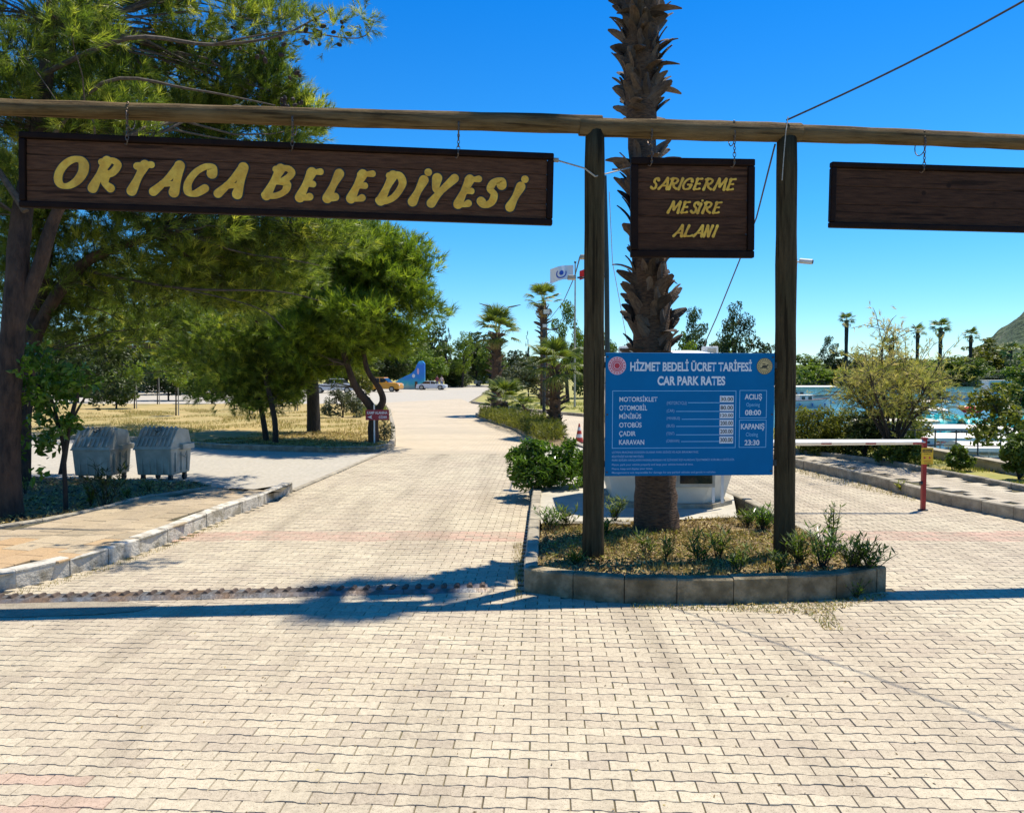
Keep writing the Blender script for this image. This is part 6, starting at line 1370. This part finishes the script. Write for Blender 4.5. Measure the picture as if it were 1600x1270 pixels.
# blue wave-shaped stand
p = g(640, 608, 0); s = p.y/1200; st = thing('painted_stand', 'tall blue wave shaped stand painted with sea and sand', 'stand', tuple(p), math.radians(3))
def wave_mat():
    m, t, b, out = nodes('painted_sea_wave'); co = t.nodes.new('ShaderNodeTexCoord'); sep = t.nodes.new('ShaderNodeSeparateXYZ'); t.links.new(co.outputs['Object'], sep.inputs[0]); n = N(t, 'ShaderNodeTexNoise', Scale=1.4, Detail=5); t.links.new(co.outputs['Object'], n.inputs['Vector'])
    ma = N(t, 'ShaderNodeMath'); ma.operation = 'MULTIPLY_ADD'; ma.inputs[1].default_value = 1.2; t.links.new(n.outputs[0], ma.inputs[0]); t.links.new(sep.outputs['Z'], ma.inputs[2])
    mr = N(t, 'ShaderNodeMapRange'); mr.inputs[1].default_value = .4; mr.inputs[2].default_value = 4.2; t.links.new(ma.outputs[0], mr.inputs[0])
    r = ramp(t, mr.outputs[0], [(0, (.45,.5,.38)), (.14, (.35,.50,.36)), (.25, (.04,.40,.42)), (.42, (.02,.22,.55)), (.85, (.02,.16,.60)), (1, (.05,.40,.65))]); t.links.new(r.outputs[0], b.inputs['Base Color']); b.inputs['Roughness'].default_value = .5; return m
k = s; prof = [(-24*k, 0), (24*k, 0), (24*k, 40*k), (21*k, 44*k), (15*k, 43*k), (12*k, 38*k), (9*k, 30*k), (3*k, 24*k), (-6*k, 20*k), (-16*k, 15*k), (-24*k, 9*k)]
n = len(prof); b = MB(); b.add([(x, -.8, z) for x, z in prof] + [(x, .8, z) for x, z in prof], [tuple(range(n))[::-1], tuple(range(n, 2*n))] + [(i, (i+1) % n, n+(i+1) % n, n+i) for i in range(n)]); ob = b.build('wave_body', wave_mat(), st, bevel=.05)
bm = bmesh.new(); bm.from_mesh(ob.data); bmesh.ops.recalc_face_normals(bm, faces=bm.faces); bm.to_mesh(ob.data); bm.free()
MB().box(9*k, 13*k, -.84, -.80, 0, 12*k).build('doorway', M['glass'], st); MB().sph((7*k, -.8, 21*k), (2.4*k, .05, 3*k)).build('white_patch', M['white_paint'], st); MB().sph((14*k, -.8, 28*k), (1.6*k, .05, 5*k)).build('pink_patch', M['emblem_pink'], st)
MB().box(10.4*k, 11.8*k, -.9, -.84, .1, 3*k).build('white_panel', M['white_paint'], st)

# ------------------------------------------------------------------ people by the low white car
M['skin'] = mat('skin', (.50,.30,.20), (.45,.26,.17), 8, .6); M['shirt_red'] = mat('dark_red_shirt', (.25,.04,.06), (.2,.03,.05), 8, .8); M['shirt_pale'] = mat('pale_pink_shirt', (.65,.50,.42), (.6,.45,.38), 8, .8); M['jeans'] = mat('blue_jeans', (.10,.16,.32), (.08,.13,.27), 8, .8); M['hair'] = mat('dark_hair', (.03,.02,.015), (.02,.015,.01), 8, .7)
def person(label, px, py, shirt, face):
    p = g(px, py, 0); root = thing('person', label, 'person', tuple(p), face)
    J = {'pelvis': (0,0,.93,.13), 'chest': (0,0,1.28,.15), 'neck': (0,0,1.46,.06), 'head': (0,-.01,1.58,.095), 'top': (0,0,1.68,.07)}
    names = list(J); vs = [J[q][:3] for q in names]; rad = [J[q][3] for q in names]; ed = [(0,1),(1,2),(2,3),(3,4)]
    for s_ in (-1, 1):
        a = len(vs); vs += [(s_*.19,0,1.38), (s_*.25,.02,1.12), (s_*.24,-.08,.88), (s_*.24,-.10,.80)]; rad += [.06,.045,.035,.04]; ed += [(1,a),(a,a+1),(a+1,a+2),(a+2,a+3)]
        a = len(vs); vs += [(s_*.10,0,.84), (s_*.11,-.02,.48), (s_*.11,.02,.09), (s_*.12,-.13,.04)]; rad += [.095,.062,.045,.04]; ed += [(0,a),(a,a+1),(a+1,a+2),(a+2,a+3)]
    me = bpy.data.meshes.new('body'); me.from_pydata(vs, ed, []); o = bpy.data.objects.new('body', me); link(o); o.parent = root
    md = o.modifiers.new('skin', 'SKIN'); sl_ = me.skin_vertices[0].data
    for i, r in enumerate(rad): sl_[i].radius = (r, r*.8)
    sl_[0].use_root = True; o.modifiers.new('sub', 'SUBSURF').levels = 1; o.modifiers['sub'].render_levels = 1
    dg = bpy.context.evaluated_depsgraph_get(); m2 = bpy.data.meshes.new_from_object(o.evaluated_get(dg)); o.modifiers.clear(); o.data = m2; m2.name = 'body'; m2.materials.clear()
    for m in (M['skin'], shirt, M['jeans'], M['rubber']): m2.materials.append(m)
    for pl in m2.polygons:
        z = pl.center.z; x = abs(pl.center.x); pl.use_smooth = True; pl.material_index = 3 if z < .1 else 2 if (z < .95 and x < .2) else 1 if (z < 1.45 and not (x > .2 and z < 1.18)) else 0
    MB().sph((0, .02, 1.64), (.10, .11, .10), 10, 8).build('hair', M['hair'], root, smooth=True)
    MB().sph((0, -.095, 1.585), (.014, .02, .022), 6, 4).build('nose', M['skin'], root)
    for s_ in (-1, 1): MB().sph((s_*.032, -.082, 1.61), .012, 6, 4).build('eye', M['hair'], root)
    return root
person('person in a dark red shirt standing behind the low white car', 683, 608, M['shirt_red'], .3)
person('person in a pale shirt standing behind the low white car, right of the other', 690, 608, M['shirt_pale'], -.4)

# ------------------------------------------------------------------ boats
M['hull_white'] = mat('white_hull_paint', (.70,.71,.70), (.60,.61,.60), 4, .35, big=.2, bigc=(.4,.38,.33)); M['hull_blue'] = mat('blue_hull_paint', (.04,.16,.40), (.03,.12,.32), 4, .35); M['canopy_white'] = mat('white_canopy_top', (.80,.75,.64), (.70,.64,.52), 3, .7, .2, 10); M['canopy_cream'] = mat('cream_canopy_top', (.72,.64,.48), (.62,.54,.38), 3, .7); M['teal'] = mat('teal_tarpaulin', (.01,.42,.40), (.01,.33,.33), 3, .45); M['boat_wood'] = mat('varnished_boat_wood', (.16,.07,.03), (.08,.035,.018), 6, .4, stretch=(1,6,6)); M['yellow_cab'] = mat('yellow_boat_panel', (.78,.50,.02), (.7,.42,.02), 5, .4); M['lifebuoy'] = mat('orange_lifebuoy', (.75,.14,.03), (.65,.12,.02), 8, .5)
def boat(label, px, py, L, W_, rz, hull='hull_white', can='canopy_white', ch=1.75, cl=.7, cabin=None, z=None, nposts=4, thick=.09, camber=.12, cw=1.0, buoys=0, hullh=.75, tarp=False):
    zc = (WZ + ch) if z is None else z; c = g(px, py, zc); root = thing('boat', label, 'boat', (c.x, c.y, WZ), rz, 'boats moored in the harbour')
    st_ = []; n = 12
    for i in range(n+1):
        t = i/n; x = -L/2 + L*t; hw = W_/2*min(1, (.72 + .5*math.sin(t*2.2)))*(1 if t < .6 else max(.03, 1-((t-.6)/.4)**2.0)); zt_ = hullh*(1 + .35*t*t); st_.append((x, hw, zt_))
    vs = []; 
    for x, hw, zt_ in st_: vs += [(x, -hw, zt_), (x, -hw*.75, -.12), (x, 0, -.25), (x, hw*.75, -.12), (x, hw, zt_)]
    fs = [(i*5+j, i*5+j+1, (i+1)*5+j+1, (i+1)*5+j) for i in range(n) for j in range(4)] + [(0, 1, 2, 3, 4)]
    MB().add(vs, fs).build('hull', M[hull], root); dv = []
    for x, hw, zt_ in st_: dv += [(x, -hw*.97, zt_-.12), (x, hw*.97, zt_-.12)]
    MB().add(dv, [(i*2, i*2+1, i*2+3, i*2+2) for i in range(n)]).build('deck', M['canopy_cream'], root)
    MB().tube([(x, -hw-.01, zt_+.01) for x, hw, zt_ in st_], .035, 5).build('gunwale', M['boat_wood'], root); MB().tube([(x, hw+.01, zt_+.01) for x, hw, zt_ in st_], .035, 5).build('gunwale', M['boat_wood'], root)
    if can:
        x0, x1 = -L*.46, -L*.46 + L*cl; vs = []; m_ = 8; cwid = W_*.5*cw
        for i in range(m_+1):
            y = -cwid + 2*cwid*i/m_; zz_ = ch + camber*(1-(y/cwid)**2) - .0; vs += [(x0, y, zz_), (x1, y, zz_), (x0, y, zz_-thick), (x1, y, zz_-thick)]
        fs = [(i*4, i*4+1, i*4+5, i*4+4) for i in range(m_)] + [(i*4+2, i*4+6, i*4+7, i*4+3) for i in range(m_)] + [(i*4, i*4+4, i*4+6, i*4+2) for i in range(m_)] + [(i*4+1, i*4+3, i*4+7, i*4+5) for i in range(m_)] + [(0, 2, 3, 1), (m_*4, m_*4+1, m_*4+3, m_*4+2)]
        MB().add(vs, fs).build('canopy', M[can], root, smooth=False)
        for i in range(nposts):
            x = x0 + .1 + (x1-x0-.2)*i/(nposts-1)
            for y in (-cwid*.93, cwid*.93): MB().cyl((x, y, hullh*.8), (x, y, ch-.03), .015, 6).build('canopy_post', M['galv'], root)
    if cabin:
        a, b_, chh, mm = cabin; xa, xb = -L/2+L*a, -L/2+L*b_; MB().box(xa, xb, -W_*.33, W_*.33, hullh*.7, chh).build('cabin', M[mm], root, bevel=.04); k = max(2, int((xb-xa)/.7))
        for i in range(k):
            x = xa + (xb-xa)*(i+.5)/k
            for y, s_ in ((-W_*.33-.012, 1), (W_*.33+.012, -1)): MB().box(x-.2, x+.2, min(y, y+.02*s_), max(y, y+.02*s_), hullh*.7+(chh-hullh*.7)*.45, hullh*.7+(chh-hullh*.7)*.85).build('window', M['glass'], root)
        MB().box(xa-.1, xb+.15, -W_*.37, W_*.37, chh, chh+.06).build('cabin_roof', M['canopy_white'], root, bevel=.02)
    for i in range(buoys): MB().torus((-L*.3+i*.9, -W_*.5*cw-.04, ch-.25), .22, .06, Matrix.Rotation(math.pi/2, 4, 'X'), 16, 8).build('lifebuoy', M['lifebuoy'], root)
    for i in range(3): MB().cyl((-L*.3+i*L*.28, -W_*.5-.08, hullh*.25), (-L*.3+i*L*.28, -W_*.5-.08, hullh*.7), .09, 10).build('fender', M['hull_blue'], root, bevel=.03)
    if tarp:
        rng_ = random.Random(tarp); gx, gy = 22, 12; vs = []
        for i in range(gx+1):
            for j in range(gy+1):
                u, v = i/gx, j/gy*2-1; vs.append((-L*.48+L*.92*u, v*W_*.56, ch - .85*abs(v)**2.2*(.6+.4*math.sin(u*9)) + .10*math.sin(u*23+v*3) + .12*math.sin(u*5) + rng_.uniform(-.03, .03)))
        npobj('tarpaulin', npmesh('tarpaulin', vs, [(i*(gy+1)+j, (i+1)*(gy+1)+j, (i+1)*(gy+1)+j+1, i*(gy+1)+j+1) for i in range(gx) for j in range(gy)]), M['teal'], root)
    return root
D_ = math.radians
boat('white cabin boat moored on the far side of the water', 1530, 614, 9.5, 2.9, D_(176), can=None, cabin=(.05, .42, 2.6, 'hull_white'), z=WZ+.9)
boat('long tour boat with a pale canopy and an orange lifebuoy, just right of the post', 1252, 604, 9, 2.8, D_(4), ch=2.0, cl=.86, z=.4, buoys=2, cabin=(.1, .5, 1.5, 'hull_white'))
boat('white open boat below the long tour boat near the post', 1262, 622, 5.0, 2.0, D_(10), can=None, cabin=(.25, .55, 1.3, 'hull_white'), z=-.6)
boat('small dark blue dinghy left of the open water', 1262, 645, 2.0, 1.0, D_(-20), hull='hull_blue', can=None, z=-1.2, hullh=.45)
boat('tour boat with a flat wooden roof and yellow cabin side', 1428, 627, 4.6, 2.2, D_(3), can='canopy_cream', ch=2.0, cl=.76, cabin=(.2, .6, 1.8, 'yellow_cab'))
boat('tour boat with a cream canopy and dark windows behind the feathery tree', 1392, 656, 4.2, 1.5, D_(2), can='canopy_cream', ch=1.85, cl=.8, cabin=(.2, .85, 1.6, 'hull_white'), camber=.05)
boat('boat under a crumpled teal tarpaulin', 1490, 652, 2.9, 1.6, D_(-4), ch=1.6, can=None, tarp=3)
boat('boat under a teal tarpaulin at the right edge', 1592, 652, 2.4, 1.3, D_(6), ch=1.6, can=None, z=.0, tarp=5)
boat('tour boat with a white canopy in the second row behind the long white roof', 1508, 667, 3.0, 1.4, D_(-3), ch=1.78, cl=.85, camber=.08)
boat('tour boat with the long bright white canopy nearest the harbour wall', 1484, 681, 3.9, 1.6, D_(-3), ch=1.7, cl=.86, hull='hull_white', camber=.08, cabin=(.2, .6, 1.2, 'hull_white'))
boat('tour boat with a white canopy over a blue side, in front', 1552, 697, 2.1, 1.2, D_(-6), ch=1.70, cl=.80, hull='hull_blue', cabin=(.12, .75, 1.45, 'hull_blue'), camber=.12)
boat('pale boat roof at the right edge beside the leaning young tree', 1610, 676, 2.0, 1.2, D_(0), ch=1.75, cl=.9)
boat('white motor boat with a dark window band left of the teal covered boat', 1462, 640, 3.6, 1.7, D_(5), ch=1.7, cl=.5, cabin=(.3, .75, 1.35, 'hull_white'), z=.1)
boat('pale boat hull with low rails in the gap under the red kayak', 1545, 634, 4.2, 1.8, D_(-2), can='canopy_cream', ch=1.6, cl=.7, z=.1)
q = at(1519, 640, 34); kb = thing('kayak', 'small red kayak lying on top of a boat roof', 'kayak', tuple(q), .2)
MB().tube([(-.75, 0, .1), (-.4, 0, 0), (0, 0, -.02), (.4, 0, 0), (.75, 0, .1)], [.02, .13, .17, .13, .02], 10).build('kayak_hull', M['flag_red'], kb, smooth=True); MB().sph((0, 0, .1), (.25, .09, .05)).build('cockpit', M['lifebuoy'], kb)
# railing of the jetty
jt = g(1470, 700, .0); rl = thing('jetty_railing', 'thin dark railing along the boats behind the harbour wall', 'railing', (9.6, 17.0, -.4))
A_, B_ = Vector(at(1370, 672, 20.5)), Vector(at(1640, 672, 17.5))
for zz_ in (0, -.38): MB().cyl(A_ + Vector((0, 0, zz_)), B_ + Vector((0, 0, zz_)), .012, 6).build('rail', M['dark_metal'], rl, world=True)
for i in range(9):
    q = A_.lerp(B_, i/8); MB().cyl(q, Vector((q.x, q.y, WZ+.1)), .018, 6).build('post', M['dark_metal'], rl, world=True)
jd = MB(); a_, b_ = Vector((A_.x, A_.y, 0)), Vector((B_.x, B_.y, 0)); d_ = (b_-a_).normalized(); nn = Vector((d_.y, -d_.x, 0)); jy = thing('jetty', 'low timber jetty under the railing', 'jetty', tuple(a_ + Vector((0, 0, WZ+.2))), math.atan2(d_.y, d_.x))
Lj = (b_-a_).length
for i in range(int(Lj/.16)): MB().box(i*.16, i*.16+.148, -1.3, .1, -.03, 0).build('plank', M['canopy_cream'], jy)
for i in range(5):
    for y in (-1.2, 0): MB().cyl((i*Lj/4.2, y, -1.2), (i*Lj/4.2, y, -.03), .07, 8).build('pile', M['bark_dark'], jy)
q = g(1340, 700, .3); bb_ = thing('blue_tarp_bundle', 'small blue bundle behind the hedge left of the feathery tree', 'bundle', tuple(at(1377, 690, 17.8)))
MB().sph((0, 0, 0), (.16, .14, .10), 9, 6).build('bundle', mat('blue_plastic', (.01,.06,.55), (.01,.05,.45), 6, .4), bb_)
